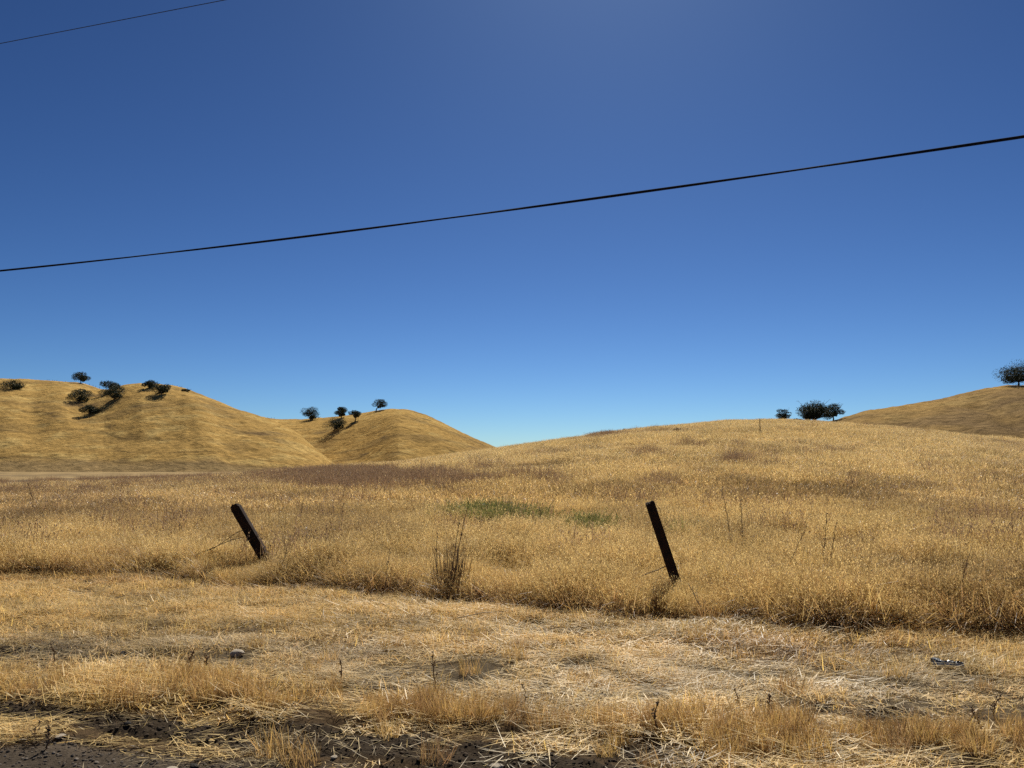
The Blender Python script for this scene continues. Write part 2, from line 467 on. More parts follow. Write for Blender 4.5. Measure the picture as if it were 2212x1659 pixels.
for h in HILLS:
    us = np.arange(h.u0, h.u1, 0.0011)
    tq = np.concatenate([np.linspace(-0.25, 1.15, 260), np.linspace(1.2, 2.4, 14)])
    UU, TQ = np.meshgrid(us, tq)
    YY = h.Fo(UU) + TQ * (h.R(UU) - h.Fo(UU)); XX = UU * YY
    ZZ = h.z(XX, YY)
    # ends of the ridge sink into the plain
    fin = np.minimum(sstep(h.u0, h.u0 + 0.05, UU), 1 - sstep(h.u1 - 0.05, h.u1, UU))
    ZZ = ZZ * fin - 4 * (1 - fin)
    V = np.stack([XX, YY, ZZ], -1).reshape(-1, 3)
    me = np_mesh('hill', V, quads=grid_quads(len(tq), len(us)), mat=M_hill, smooth=True)
    x, y, z = V[:, 0], V[:, 1], V[:, 2]; t = TQ.reshape(-1)
    col = np.tile(np.array([[0.42, 0.268, 0.092]]), (len(x), 1))
    p1 = fbm(x / 30, (y + z * 3) / 30, h.seed + 50, 4); p2 = fbm(x / 9, (y + z * 3) / 9, h.seed + 60, 4)
    col = mixc(col, (0.50, 0.345, 0.13), sstep(0.0, 0.5, p2))
    col = mixc(col, (0.20, 0.135, 0.062), sstep(0.05, 0.45, p1) * 0.5)
    col = mixc(col, (0.13, 0.085, 0.05), sstep(0.3, 0.6, p2 * 0.6 + p1 * 0.6) * 0.7)
    # cattle tracks and the foot of the slope
    wav = 1.3 * fbm(x / 35, y * 0 + 1, h.seed + 70, 3)
    for (t0, wdt, st, cut) in [(0.085, 0.007, 0.6, -0.4), (0.15, 0.006, 0.5, -0.2), (0.25, 0.006, 0.5, -0.25), (0.40, 0.006, 0.5, 0.1), (0.55, 0.005, 0.4, 0.1)]:
        tr = np.exp(-((t - t0 - 0.02 * wav) / wdt) ** 2) * sstep(cut, cut + 0.25, fbm(x / 60, y * 0 + t0 * 90, h.seed + 80, 2) + 0.15)
        col = mixc(col, (0.12, 0.075, 0.035), tr * st)
    if h is H_left:
        col = mixc(col, (0.27, 0.19, 0.095), sstep(0.115, 0.06, t + 0.012 * wav) * 0.85)
        col = mixc(col, (0.07, 0.05, 0.035), np.exp(-((t - 0.012) / 0.01) ** 2) * 0.6)
    # darker brush at the bottoms of the gullies
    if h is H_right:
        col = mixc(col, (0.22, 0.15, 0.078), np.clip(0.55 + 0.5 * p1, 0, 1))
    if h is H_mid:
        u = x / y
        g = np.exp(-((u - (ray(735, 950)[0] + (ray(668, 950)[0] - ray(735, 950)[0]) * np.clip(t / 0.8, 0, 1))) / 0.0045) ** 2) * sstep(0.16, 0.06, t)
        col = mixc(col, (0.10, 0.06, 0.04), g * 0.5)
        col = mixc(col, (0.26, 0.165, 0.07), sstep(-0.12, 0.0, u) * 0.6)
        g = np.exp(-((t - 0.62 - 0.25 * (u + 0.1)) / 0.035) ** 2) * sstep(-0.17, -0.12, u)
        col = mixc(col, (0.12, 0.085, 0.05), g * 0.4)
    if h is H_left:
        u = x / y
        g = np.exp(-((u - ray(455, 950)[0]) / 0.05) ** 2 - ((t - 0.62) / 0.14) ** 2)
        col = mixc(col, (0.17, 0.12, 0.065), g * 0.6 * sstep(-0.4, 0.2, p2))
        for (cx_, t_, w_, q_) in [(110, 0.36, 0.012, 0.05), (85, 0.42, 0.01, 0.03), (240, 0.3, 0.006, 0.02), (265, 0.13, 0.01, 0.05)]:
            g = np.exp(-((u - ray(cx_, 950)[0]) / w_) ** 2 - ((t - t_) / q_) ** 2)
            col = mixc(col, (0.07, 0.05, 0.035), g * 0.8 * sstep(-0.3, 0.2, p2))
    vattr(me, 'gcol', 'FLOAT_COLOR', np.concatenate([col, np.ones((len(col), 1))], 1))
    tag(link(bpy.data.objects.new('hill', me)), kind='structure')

# ------------------------------------------------------------------ plant patches (instanced stuff)
def strips(base, az, tilt, curl, h, w, roll, bc, segs=(0, 0.35, 0.7, 1.0)):
    n = len(h); S = len(segs)
    P = np.zeros((n, S, 3)); P[:, 0] = base
    for k in range(1, S):
        ds = (segs[k] - segs[k - 1]) * h
        a = tilt + curl * segs[k] ** 1.5
        P[:, k, 0] = P[:, k - 1, 0] + ds * np.sin(a) * np.cos(az)
        P[:, k, 1] = P[:, k - 1, 1] + ds * np.sin(a) * np.sin(az)
        P[:, k, 2] = P[:, k - 1, 2] + ds * np.cos(a)
    P[:, :, 2] = np.maximum(P[:, :, 2], base[:, None, 2] * 0 + 0.004 + 0.02 * np.array(segs)[None, :] * 0.3)
    wd = np.stack([np.cos(roll), np.sin(roll), 0 * roll], -1)
    taper = np.array([1.0, 0.9, 0.65, 0.12])[:S]
    A = P - wd[:, None] * (w[:, None] * taper)[:, :, None] * 0.5
    B = P + wd[:, None] * (w[:, None] * taper)[:, :, None] * 0.5
    V = np.stack([A, B], 2).reshape(-1, 3)
    i0 = (np.arange(n) * S * 2)[:, None] + (np.arange(S - 1) * 2)[None, :]
    Q = np.stack([i0, i0 + 1, i0 + 3, i0 + 2], -1).reshape(-1, 4)
    return V, Q, np.repeat(bc, S * 2, axis=0), P

def diamonds(pos, dr, ln, wd, bc, rng):
    n = len(pos)
    side = rng.normal(size=(n, 3)); side = np.cross(side, dr); side /= np.linalg.norm(side, axis=1)[:, None] + 1e-9
    a = pos; b = pos + dr * (ln * 0.45)[:, None] + side * (wd * .5)[:, None]; c = pos + dr * ln[:, None]; d = pos + dr * (ln * 0.45)[:, None] - side * (wd * .5)[:, None]
    V = np.stack([a, b, c, d], 1).reshape(-1, 3)
    return V, np.arange(n * 4).reshape(-1, 4), np.repeat(bc, 4, axis=0)

_protos = {}
def proto(name, kind, seed, mat, n, R0, h, w, tilt, curl, wind=(0, 0), heads=0, hs=(0.018, 0.006), dark=0.3, flat=0, flat_len=(0.1, 0.35), pale=0.0, hb=1.25, stem=1.0):
    rng = np.random.default_rng(seed)
    rad_ = R0 * np.sqrt(rng.random(n)); a_ = rng.random(n) * 6.283
    base = np.stack([rad_ * np.cos(a_), rad_ * np.sin(a_), np.full(n, -0.02)], -1)
    az = rng.random(n) * 6.283
    tl = np.abs(rng.normal(0, tilt, n))
    # a shared wind lean
    vx = np.sin(tl) * np.cos(az) + wind[0]; vy = np.sin(tl) * np.sin(az) + wind[1]
    az = np.arctan2(vy, vx); tl = np.clip(np.hypot(vx, vy), 0, 1.4)
    hh = rng.uniform(h[0], h[1], n) * (1 - 0.25 * rng.random(n) ** 2)
    ww = w * rng.uniform(0.6, 1.3, n)
    cl = np.abs(rng.normal(curl, curl * 0.6, n))
    br = np.clip(np.exp(rng.normal(0.0, dark * 0.95, n)), 0.28, 1.32)
    bc = np.stack([br, br * rng.uniform(0.9, 1.04, n), br * rng.uniform(0.78, 1.12, n)], -1)
    bc *= np.array([stem, stem * 0.96, stem * 0.9])
    if pale > 0:
        pk = rng.random(n) < pale
        bc[pk] = np.minimum(bc[pk] * np.array([1.25, 1.36, 1.75]), np.array([1.3, 1.4, 1.9]))
    V, Q, B, P = strips(base, az, tl, cl, hh, ww, rng.random(n) * 6.283, bc)
    Vs, Qs, Bs = [V], [Q], [B]; off = len(V)
    if heads:
        idx = np.repeat(np.nonzero(rng.random(n) < 0.7)[0], heads); m = len(idx)
        s = rng.uniform(0, 1, m)[:, None]
        pos = P[idx, 2] * (1 - s) + P[idx, 3] * s + rng.normal(0, 0.012, (m, 3))
        dr = np.stack([rng.normal(0, 0.38, m), rng.normal(0, 0.38, m), -rng.uniform(0.4, 1, m)], -1); dr /= np.linalg.norm(dr, axis=1)[:, None]
        hbv = hb * rng.uniform(0.75, 1.3, m)
        V2, Q2, B2 = diamonds(pos, dr, hs[0] * rng.uniform(0.7, 1.3, m), hs[1] * rng.uniform(0.7, 1.3, m), np.stack([hbv, hbv * 1.02, hbv * 1.1], -1), rng)
        Vs.append(V2); Qs.append(Q2 + off); Bs.append(B2); off += len(V2)
    if flat:
        m = flat
        ln = rng.uniform(flat_len[0], flat_len[1], m); an = rng.normal(0, 0.55, m) + math.pi * (rng.random(m) < 0.5)
        r2 = R0 * np.sqrt(rng.random(m)); a2 = rng.random(m) * 6.283
        b2 = np.stack([r2 * np.cos(a2), r2 * np.sin(a2), rng.uniform(0.005, 0.05, m)], -1)
        brf = rng.uniform(0.8, 1.5, m)
        V3, Q3, B3, _ = strips(b2, an, rng.uniform(1.42, 1.66, m), rng.normal(0, 0.12, m), ln, w * rng.uniform(0.7, 1.3, m), an + math.pi / 2 + rng.normal(0, .6, m), np.stack([brf, brf, brf], -1))
        Vs.append(V3); Qs.append(Q3 + off); Bs.append(B3)
    me = np_mesh(name, np.concatenate(Vs), quads=np.concatenate(Qs), mat=mat)
    vattr(me, 'bc', 'FLOAT_VECTOR', np.concatenate(Bs))
    o = bpy.data.objects.new(name, me)
    _protos.setdefault(kind, []).append(o)
    return o

def scatter(name, kind, pts, rot, scl, idx, tint):
    coll = bpy.data.collections.new('source_' + kind)
    for k, o in enumerate(_protos[kind]):
        o.name = 'src_%s_%02d' % (kind, k); coll.objects.link(o)
    me = np_mesh(name, pts)
    vattr(me, 'rot', 'FLOAT_VECTOR', rot); vattr(me, 'scl', 'FLOAT_VECTOR', scl); vattr(me, 'idx', 'INT', idx)
    tint = np.asarray(tint, float); tint = tint * np.minimum(1, 0.74 / np.maximum(tint.max(1), 1e-3))[:, None]
    vattr(me, 'tint', 'FLOAT_VECTOR', tint)
    ob = link(bpy.data.objects.new(name, me))
    ng = bpy.data.node_groups.new('scatter_' + kind, 'GeometryNodeTree')
    ng.interface.new_socket('Geometry', in_out='INPUT', socket_type='NodeSocketGeometry')
    ng.interface.new_socket('Geometry', in_out='OUTPUT', socket_type='NodeSocketGeometry')
    N, L = ng.nodes, ng.links
    gi = N.new('NodeGroupInput'); go = N.new('NodeGroupOutput')
    ci = N.new('GeometryNodeCollectionInfo'); ci.inputs['Collection'].default_value = coll
    ci.inputs['Separate Children'].default_value = True; ci.inputs['Reset Children'].default_value = True
    ip = N.new('GeometryNodeInstanceOnPoints'); ip.inputs['Pick Instance'].default_value = True
    def na(nm, ty):
        a = N.new('GeometryNodeInputNamedAttribute'); a.data_type = ty; a.inputs['Name'].default_value = nm
        return [s for s in a.outputs if s.enabled and s.name == 'Attribute'][0]
    L.new(gi.outputs[0], ip.inputs['Points']); L.new(ci.outputs[0], ip.inputs['Instance'])
    L.new(na('idx', 'INT'), ip.inputs['Instance Index'])
    L.new(na('rot', 'FLOAT_VECTOR'), ip.inputs['Rotation']); L.new(na('scl', 'FLOAT_VECTOR'), ip.inputs['Scale'])
    L.new(ip.outputs[0], go.inputs[0])
    md = ob.modifiers.new('scatter', 'NODES'); md.node_group = ng
    return ob

rng = np.random.default_rng(7)
def sample(n, y0, y1, half=0.80, power=1.0):
    """random ground points over the wedge in front of the camera, even per square metre"""
    y = np.sqrt(rng.random(n) * (y1 ** 2 - y0 ** 2) + y0 ** 2)
    x = (rng.random(n) * 2 - 1) * (half * y + 1.0)
    return x, y

def stand(x, y, z, tilt=0.06):
    n = len(x)
    return np.stack([x, y, z], -1), np.stack([rng.normal(0, tilt, n), rng.normal(0, tilt, n), rng.random(n) * 6.283], -1)

GOLD = np.array([0.65, 0.465, 0.18]); STRAW = np.array([0.73, 0.56, 0.26]); PALE = np.array([0.60, 0.50, 0.33])
RUST = np.array([0.36, 0.215, 0.095]); BROWN = np.array([0.20, 0.12, 0.065]); GREY = np.array([0.50, 0.40, 0.25])
def lerp(a, b, f): return a * (1 - f[:, None]) + b * f[:, None]

# -- standing wild oats
for k in range(7):
    proto('oats', 'oat', 400 + k, M_straw, 70, 0.34, (0.36, 0.72), 0.0060, 0.22, 0.65, wind=(-0.12, -0.02), heads=5, hs=(0.026, 0.0095), dark=0.5, hb=1.2, stem=0.82, pale=0.07)
for k in range(6):
    proto('oats', 'oatfar', 430 + k, M_straw, 110, 0.8, (0.36, 0.74), 0.016, 0.22, 0.5, wind=(-0.12, 0), heads=1, hs=(0.075, 0.022), dark=0.5, hb=1.3, stem=0.88)

def post_gap(x, y):
    f = np.ones(len(x))
    for q_ in [(598, 1241), (1478, 1306), (560, 1241)]:
        gx, gy = gpt(*q_); f -= 0.30 * np.exp(-((x - gx) / 0.38) ** 2) * (y < gy + 0.2)
    return np.clip(f, 0.55, 1)

def field_tint(x, y, z):
    px, py = project(x, y, z)
    n1 = fbm(x / 3.0, y / 5.0, 61, 4); n2 = fbm(x / 9, y / 16, 63, 3); n3 = rng.normal(0, 1, len(x))
    far = sstep(18, 60, y)
    c = lerp(np.tile(GOLD, (len(x), 1)), STRAW, np.clip(0.5 * far + 0.3 + 0.5 * n2, 0, 1))
    c = lerp(c, RUST, np.clip(sstep(0.05, 0.55, n1) * 0.5 * (1 - 0.7 * far), 0, 1))
    c = lerp(c, BROWN * 1.3, np.clip(sstep(0.2, 0.6, n2 + 0.4 * n1) * 0.3, 0, 1))
    # the weedy, redder stretch in the middle of the field
    w = np.exp(-((py - 1128) / 34) ** 2) * sstep(900, 300, px) * 0.4 + np.exp(-((py - 1088) / 24) ** 2) * 0.2
    c = lerp(c, RUST * 0.9, np.clip(w, 0, 1))
    c = c * np.clip(1.04 + 0.24 * n3 - (0.55 - 0.3 * far) * n1, 0.35, 1.6)[:, None]
    return np.maximum(c, 0.02)

x, y = sample(11500, 7.5, 22, 0.78)
xe = rng.uniform(-14, 11, 2600); x = np.concatenate([x, xe]); y = np.concatenate([y, np.interp(xe, _eg[:, 0], _eg[:, 1]) + rng.uniform(0.05, 1.2, 2600)])
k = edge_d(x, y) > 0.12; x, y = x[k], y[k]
z = ground_z(x, y)
p, r = stand(x, y, z)
ed = edge_d(x, y)
sc = (0.36 + 0.74 * vn(x / 0.9, y / 0.9, 66) + 0.14 * vn(x / 3.5, y / 3.5, 68) + 0.22 * sstep(1.5, 6, x) * (1 - sstep(0.5, 3, ed))) * (1 - sstep(2.2, 0.8, ed) * sstep(0, 2, x) * (0.5 * vn(x / 0.45, y / 0.4, 69) - 0.05)) * (0.80 + 0.20 * np.maximum(sstep(0.2, 4.5, ed), sstep(2.2, 3.6, x)))
sc = sc * post_gap(x, y)
S3 = np.stack([sc * 1.0, sc * 1.0, sc], -1)
tag(scatter('field_grass', 'oat', p, r, S3, rng.integers(0, 7, len(x)), field_tint(x, y, z)), 'tall golden wild oats standing in the field just behind the mown edge', 'grass', kind='stuff')

x, y = sample(42000, 21, 128, 0.76)
u = x / y
k = (y < crest_r(u) * (1.16 + 0.04 * fbm(x / 6, y / 6, 90, 2))); x, y = x[k], y[k]
px, py = project(x, y, ground_z(x, y))
k = rng.random(len(x)) > 0.85 * np.clip(ell(px, py, 790, 1046, 215, 22) + 0.4 * ell(px, py, 1130, 1050, 150, 13), 0, 1); x, y = x[k], y[k]
z = ground_z(x, y)
p, r = stand(x, y, z)
sc = 0.60 + 0.52 * vn(x / 2.2, y / 2.6, 67)
S3 = np.stack([0.9 + sc * 0.2, 0.9 + sc * 0.2, sc], -1)
tag(scatter('hillside_grass', 'oatfar', p, r, S3, rng.integers(0, 6, len(x)), field_tint(x, y, z)), 'pale gold dry grass covering the low rise up to its crest', 'grass', kind='stuff')

# -- dark brown weed belt across the middle distance, plus loose patches
for k in range(5):
    proto('weeds', 'brownweed', 470 + k, M_straw, 70, 0.6, (0.55, 1.0), 0.012, 0.25, 0.2, heads=3, hs=(0.05, 0.02), dark=0.4, hb=1.1)
x, y = sample(52000, 12, 105, 0.74)
z = ground_z(x, y); px, py = project(x, y, z)
wv = fbm(x / 5, y / 8, 91, 3)
b = 1.4 * ell(px, py + 6 * wv, 790, 1046, 215, 22) + 0.32 * ell(px, py + 6 * wv, 1130, 1050, 150, 13) + 0.16 * ell(px, py, 430, 1056, 240, 20) + 0.12 * ell(px, py, 120, 1075, 200, 12)
b += 0.5 * ell(px, py, 1290, 945, 60, 5) + 0.2 * ell(px, py, 1600, 1003, 50, 10) + 0.1 * ell(px, py, 1780, 980, 80, 10) + 0.25 * ell(px, py, 1400, 990, 60, 10) + 0.35 * ell(px, py, 1420, 1060, 60, 12) + 0.3 * ell(px, py, 1490, 968, 40, 8)
b += 0.035 * (y < 36) * (fbm(x / 4, y / 6, 98, 3) > -0.1) * (y > 11)
b += 0.03 * (fbm(x / 7, y / 12, 93, 3) > 0.2) + 0.18 * ell(px, py, 1680, 1150, 80, 45) + 0.12 * ell(px, py, 1500, 1130, 300, 25)
k = rng.random(len(x)) < b * (0.8 + 0.6 * wv)
x, y, z = x[k], y[k], z[k]
p, r = stand(x, y, z)
sc = 0.65 + 0.4 * rng.random(len(x))
tint = lerp(np.tile(np.array([0.20, 0.125, 0.075]), (len(x), 1)), np.array([0.33, 0.22, 0.12]), rng.random(len(x)))
tag(scatter('brown_weeds', 'brownweed', p, r, np.stack([sc, sc, sc], -1), rng.integers(0, 5, len(x)), tint), 'belt of dark reddish brown dead weeds across the middle of the field', 'weeds', kind='stuff')

# -- green weeds
for k in range(4):
    proto('greenweed', 'green', 490 + k, M_leafgreen, 130, 0.4, (0.35, 0.75), 0.014, 0.35, 0.4, heads=4, hs=(0.05, 0.015), dark=0.45, hb=1.0)
x, y = sample(14000, 14, 34, 0.5)
z = ground_z(x, y); px, py = project(x, y, z)
wv = fbm(x / 1.2, y / 1.5, 95, 3)
b = ell(px, py, 1082, 1140, 100, 13) + 0.55 * ell(px, py, 1285, 1168, 46, 16) + 0.25 * ell(px, py, 1480, 1170, 20, 8) + 0.25 * ell(px, py, 690, 1165, 30, 10)
k = rng.random(len(x)) < b * np.clip(0.85 + 1.9 * wv, 0.05, 1.5)
x, y, z = x[k], y[k], z[k]
p, r = stand(x, y, z, 0.1)
sc = 0.8 + 0.35 * rng.random(len(x))
tint = lerp(np.tile(np.array([0.13, 0.15, 0.042]), (len(x), 1)), np.array([0.30, 0.29, 0.09]), rng.random(len(x)))
tag(scatter('green_weeds', 'green', p, r, np.stack([sc, sc, sc], -1), rng.integers(0, 4, len(x)), tint), 'patch of green weeds among the dry grass between the two posts', 'weeds', kind='stuff')

# -- lodged grass along the mown edge
for k in range(5):
    proto('lodged', 'edge', 510 + k, M_straw, 60, 0.26, (0.30, 0.70), 0.0075, 0.55, 0.9, wind=(-0.35, -0.25), heads=2, hs=(0.02, 0.008), dark=0.5, flat=14, flat_len=(0.25, 0.55), pale=0.12)
for k in range(3):
    proto('sheaf', 'edge', 518 + k, M_straw, 55, 0.16, (0.55, 1.0), 0.0075, 0.22, 0.9, wind=(-0.75, -0.30), heads=1, hs=(0.025, 0.009), dark=0.5, pale=0.12, stem=0.85)
x = rng.uniform(-14, 11, 2900); y = np.interp(x, _eg[:, 0], _eg[:, 1]) + rng.uniform(-0.25, 1.1, len(x))
k = (edge_d(x, y) > -0.04) & (np.abs(x) < 0.85 * y + 1); x, y = x[k], y[k]
z = ground_z(x, y); p, r = stand(x, y, z, 0.12)
r[:, 2] = rng.normal(0, 0.7, len(x))
f = fbm(x / 0.7, y / 0.7, 97, 3)
sc = 0.55 + 0.3 * rng.random(len(x)) + 0.15 * f + 0.22 * sstep(1.5, 6, x)
sc = sc * post_gap(x, y)
tint = lerp(np.tile(GOLD, (len(x), 1)), RUST, np.clip(0.35 + 0.8 * f + 0.25 * sstep(2, 7, x), 0, 1)) * (1 + 0.15 * rng.normal(0, 1, len(x)))[:, None]
tag(scatter('edge_grass', 'edge', p, r, np.stack([sc, sc, sc], -1), np.where(rng.random(len(x)) < 0.10 + 0.30 * sstep(1.5, 4, x), rng.integers(5, 8, len(x)), rng.integers(0, 5, len(x))), np.maximum(tint, .02)), 'matted leaning grass along the edge where the mowing stops', 'grass', kind='stuff')

SPOTS = [(511, 1424, .14), (265, 1421, .12), (131, 1592, .10), (372, 1651, .10), (420, 1640, .08), (275, 1572, .08), (722, 1634, .08), (1072, 1652, .10),
         (2030, 1456, .13), (2055, 1457, .13), (2078, 1460, .10), (1838, 1456, .07)]
def clear_of(x, y):
    ok = np.ones(len(x), bool)
    for a_, b_, r_ in SPOTS:
        gx, gy = gpt(a_, b_); ok &= ((x - gx) / (r_ * 1.1)) ** 2 + ((y - gy + r_ * 0.9) / (r_ * 2.2)) ** 2 > 1
    return ok
# -- mown straw on the verge
for k in range(7):
    proto('stubble', 'mown', 530 + k, M_straw, 62, 0.2, (0.03, 0.13), 0.0066, 0.6, 0.7, wind=(-0.1, 0), dark=0.7, flat=24, flat_len=(0.05, 0.15), pale=0.08)
for k in range(4):
    proto('stubble', 'mown', 540 + k, M_straw, 40, 0.2, (0.04, 0.16), 0.0052, 0.5, 0.6, dark=0.65, flat=62, flat_len=(0.06, 0.20), pale=0.06)
x, y = sample(17000, 3.6, 13, 0.8)
k = edge_d(x, y) < 0.15; x, y = x[k], y[k]
so, ro, tu, gr = zones(x, y)
pat = fbm(x / 0.8, y / 0.5, 99, 4)
keep = np.clip(1 - 0.97 * sstep(0.08, 0.4, so) - 0.995 * sstep(0.1, 0.5, ro), 0, 1) * np.clip(0.62 + 0.9 * pat - 0.12 * gr - 0.25 * sstep(1560, 1640, Pp(x, y)[1]), 0.12, 1) * sstep(0.02, -0.22, edge_d(x, y))  # straw thins out at the tall grass; darkened ground there paints its shade
k = rng.random(len(x)) < keep; x, y = x[k], y[k]; so, ro, tu, gr, pat = so[k], ro[k], tu[k], gr[k], pat[k]
z = ground_z(x, y); p, r = stand(x, y, z, 0.08)
big = fbm(x / 2.5, y / 0.9, 101, 3)
is_flat = rng.random(len(x)) < np.clip(0.35 + 0.9 * big, 0.05, 0.9)
idx = np.where(is_flat, rng.integers(7, 11, len(x)), rng.integers(0, 7, len(x)))
tint = lerp(np.tile(GOLD * 1.02, (len(x), 1)), STRAW, np.clip(0.45 + pat, 0, 1))
tint = lerp(tint, GREY, np.clip(gr * (0.35 + 0.9 * pat), 0, 0.8))
tint = lerp(tint, RUST, np.clip(sstep(0.1, 0.5, -big) * 0.6 * (1 - gr), 0, 1))
tint = tint * np.clip(1.02 + 0.24 * rng.normal(0, 1, len(x)) + 0.45 * fbm(x / 1.6, y / 0.35, 117, 3), .35, 1.6)[:, None]
sc = 0.8 + 0.5 * rng.random(len(x)); r[:, 2] = np.where(idx >= 7, rng.normal(-0.1, 0.35, len(x)), r[:, 2]); hz = sc * np.where(gr > 0.5, 0.75, 1.0) * (0.55 + 1.1 * vn(x / 0.45, y / 0.4, 111)) * (1 - 0.65 * sstep(1525, 1580, Pp(x, y)[1]) * (1 - sstep(1000, 1300, Pp(x, y)[0])))
g_ok = clear_of(x, y); x, y, z, p, r, idx, tint, sc, hz = [q_[g_ok] for q_ in (x, y, z, p, r, idx, tint, sc, hz)]
tag(scatter('mown_straw', 'mown', p, r, np.stack([sc, sc, hz], -1), idx, np.maximum(tint, .02)), 'cut straw and short stubble lying over the roadside verge', 'straw', kind='stuff')

# -- loose straws over the bare soil
for k in range(5):
    proto('loose', 'loose', 560 + k, M_straw, 5, 0.2, (0.05, 0.12), 0.0035, 0.8, 0.4, dark=0.4, flat=16, flat_len=(0.05, 0.22), pale=0.2)
x, y = sample(10000, 3.6, 11, 0.8)
so, ro, tu, gr = zones(x, y); k = (edge_d(x, y) < 0) & (np.maximum(so, ro) > 0.4); x, y, ro = x[k], y[k], ro[k]
k = rng.random(len(x)) < np.where(ro > 0.5, 0.04, 0.18) ; x, y = x[k], y[k]
z = ground_z(x, y); p, r = stand(x, y, z, 0.1)
sc = 0.8 + 0.4 * rng.random(len(x))
tag(scatter('loose_straw', 'loose', p, r, np.stack([sc, sc, sc], -1), rng.integers(0, 5, len(x)), lerp(np.tile(STRAW, (len(x), 1)), GREY, rng.random(len(x)))), 'loose straws strewn over the bare dark soil', 'straw', kind='stuff')

# -- russet tufts standing in a row in front
for k in range(6):
    proto('tuft', 'tuft', 580 + k, M_straw, 110, 0.12, (0.13, 0.28), 0.0042, 0.28, 0.25, wind=(-0.05, 0), dark=0.45, pale=0.05)
x, y = sample(9000, 3.6, 8, 0.82)
so, ro, tu, gr = zones(x, y)
px, py = Pp(x, y)
clump = fbm(x / 0.45, y / 0.35, 103, 3) + 0.15
extra = 0.9 * ell(px, py, 1630, 1632, 120, 32) + 0.5 * ell(px, py, 2190, 1640, 60, 40) + 0.35 * ell(px, py, 1300, 1640, 80, 20) + 0.5 * ell(px, py, 2000, 1640, 60, 20)
pr = np.clip(tu * sstep(-0.25, 0.35, clump) * (1 - 0.75 * so) + extra * 0.8 + 0.012, 0, 1) * (1 - ro) * (edge_d(x, y) < -0.1)
k = rng.random(len(x)) < pr * 0.5; x, y = x[k], y[k]
z = ground_z(x, y); p, r = stand(x, y, z, 0.08)
sc = (0.5 + 0.45 * rng.random(len(x))) * (0.7 + 0.5 * vn(x / 0.5, y / 0.5, 113))
tint = lerp(np.tile(np.array([0.35, 0.225, 0.105]), (len(x), 1)), GOLD * 0.95, rng.random(len(x)) * 0.9)
tag(scatter('russet_tufts', 'tuft', p, r, np.stack([sc, sc, sc], -1), rng.integers(0, 6, len(x)), tint), 'row of upright russet grass tufts along the near side of the verge', 'grass', kind='stuff')

# -- gravel and clods
def stone_mesh(seed, sub=2, flat=0.6, amp=0.28):
    rg = random.Random(seed)
    bm = bmesh.new(); bmesh.ops.create_icosphere(bm, subdivisions=sub, radius=1)
    co = np.array([v.co[:] for v in bm.verts])
    d = 1 + amp * (fbm(co[:, 0] * 1.3 + seed, co[:, 1] * 1.3 + co[:, 2] * 1.7, seed, 3))
    cuts = [Vector((rg.uniform(-1, 1), rg.uniform(-1, 1), rg.uniform(-1, 1))).normalized() for _ in range(5)]
    for v, k_ in zip(bm.verts, d):
        c = v.co * k_
        for n_ in cuts:
            e_ = c.dot(n_) - 0.72
            if e_ > 0: c = c - n_ * e_ * 0.85
        v.co = Vector((c.x * 1.15, c.y * 0.9, c.z * flat))
    me = bpy.data.meshes.new('stone'); bm.to_mesh(me); bm.free()
    return me
for k in range(6):
    me = stone_mesh(600 + k, 2); me.materials.append(M_gravel)
    vattr(me, 'bc', 'FLOAT_VECTOR', np.ones((len(me.vertices), 3)))
    _protos.setdefault('gravel', []).append(bpy.data.objects.new('stone', me))
x, y = sample(130000, 3.4, 10, 0.82)
so, ro, tu, gr = zones(x, y); s_ = np.maximum(so * 0.9, ro)
k = (edge_d(x, y) < 0) & (rng.random(len(x)) < np.clip(s_, 0, 1) * 0.8); x, y, ro = x[k], y[k], ro[k]
z = ground_z(x, y)
sz = np.where(ro > 0.5, 0.003 + 0.011 * rng.random(len(x)) ** 3, 0.003 + 0.014 * rng.random(len(x)) ** 3)
p = np.stack([x, y, z + sz * 0.2], -1); r = np.stack([rng.normal(0, .3, len(x)), rng.normal(0, .3, len(x)), rng.random(len(x)) * 6.28], -1)
tint = lerp(np.tile(np.array([0.08, 0.064, 0.05]), (len(x), 1)), np.array([0.20, 0.17, 0.14]), (rng.random(len(x)) ** 3.5) * (ro > 0.5))
tint = np.where((ro > 0.5)[:, None], tint, np.array([0.045, 0.032, 0.021]) * (0.6 + 0.9 * rng.random(len(x)))[:, None])
tag(scatter('gravel', 'gravel', p, r, np.stack([sz] * 3, -1), rng.integers(0, 6, len(x)), tint), 'small stones and dark clods on the dirt shoulder at the front', 'gravel', kind='stuff')

# ------------------------------------------------------------------ single stones
def stone(px, py, w, seed, mat, label, flat=0.6, cat='stone', group=None):
    x, y = gpt(px, py); z = float(ground_z(np.array([x]), np.array([y]))[0])
    me = stone_mesh(seed, 4, flat, 0.2); me.materials.append(mat)
    me.polygons.foreach_set('use_smooth', [True] * len(me.polygons))
    o = bpy.data.objects.new('stone', me); o.location = (x, y, z + w * flat * 0.32); o.scale = (w / 2.1,) * 3; o.rotation_euler = (0, 0, seed)
    tag(link(o), label, cat, group)
stone(511, 1424, 0.125, 3, M_rockpale, 'rounded pale stone lying on the verge in front of the left post', 0.62)
stone(265, 1421, 0.075, 5, M_rockdark, 'small dark round stone at the end of the bare soil strip on the left', 0.8)
stone(131, 1592, 0.075, 8, M_rockpale, 'flat pale stone at the border of gravel and straw, front left', 0.3)
stone(372, 1651, 0.085, 11, M_rockpale, 'flat grey stone on the dirt shoulder near the bottom edge, left of centre', 0.35)
stone(420, 1640, 0.06, 12, M_rockdark, 'dark tilted stone on the dirt shoulder, just right of the flat grey one', 0.6)
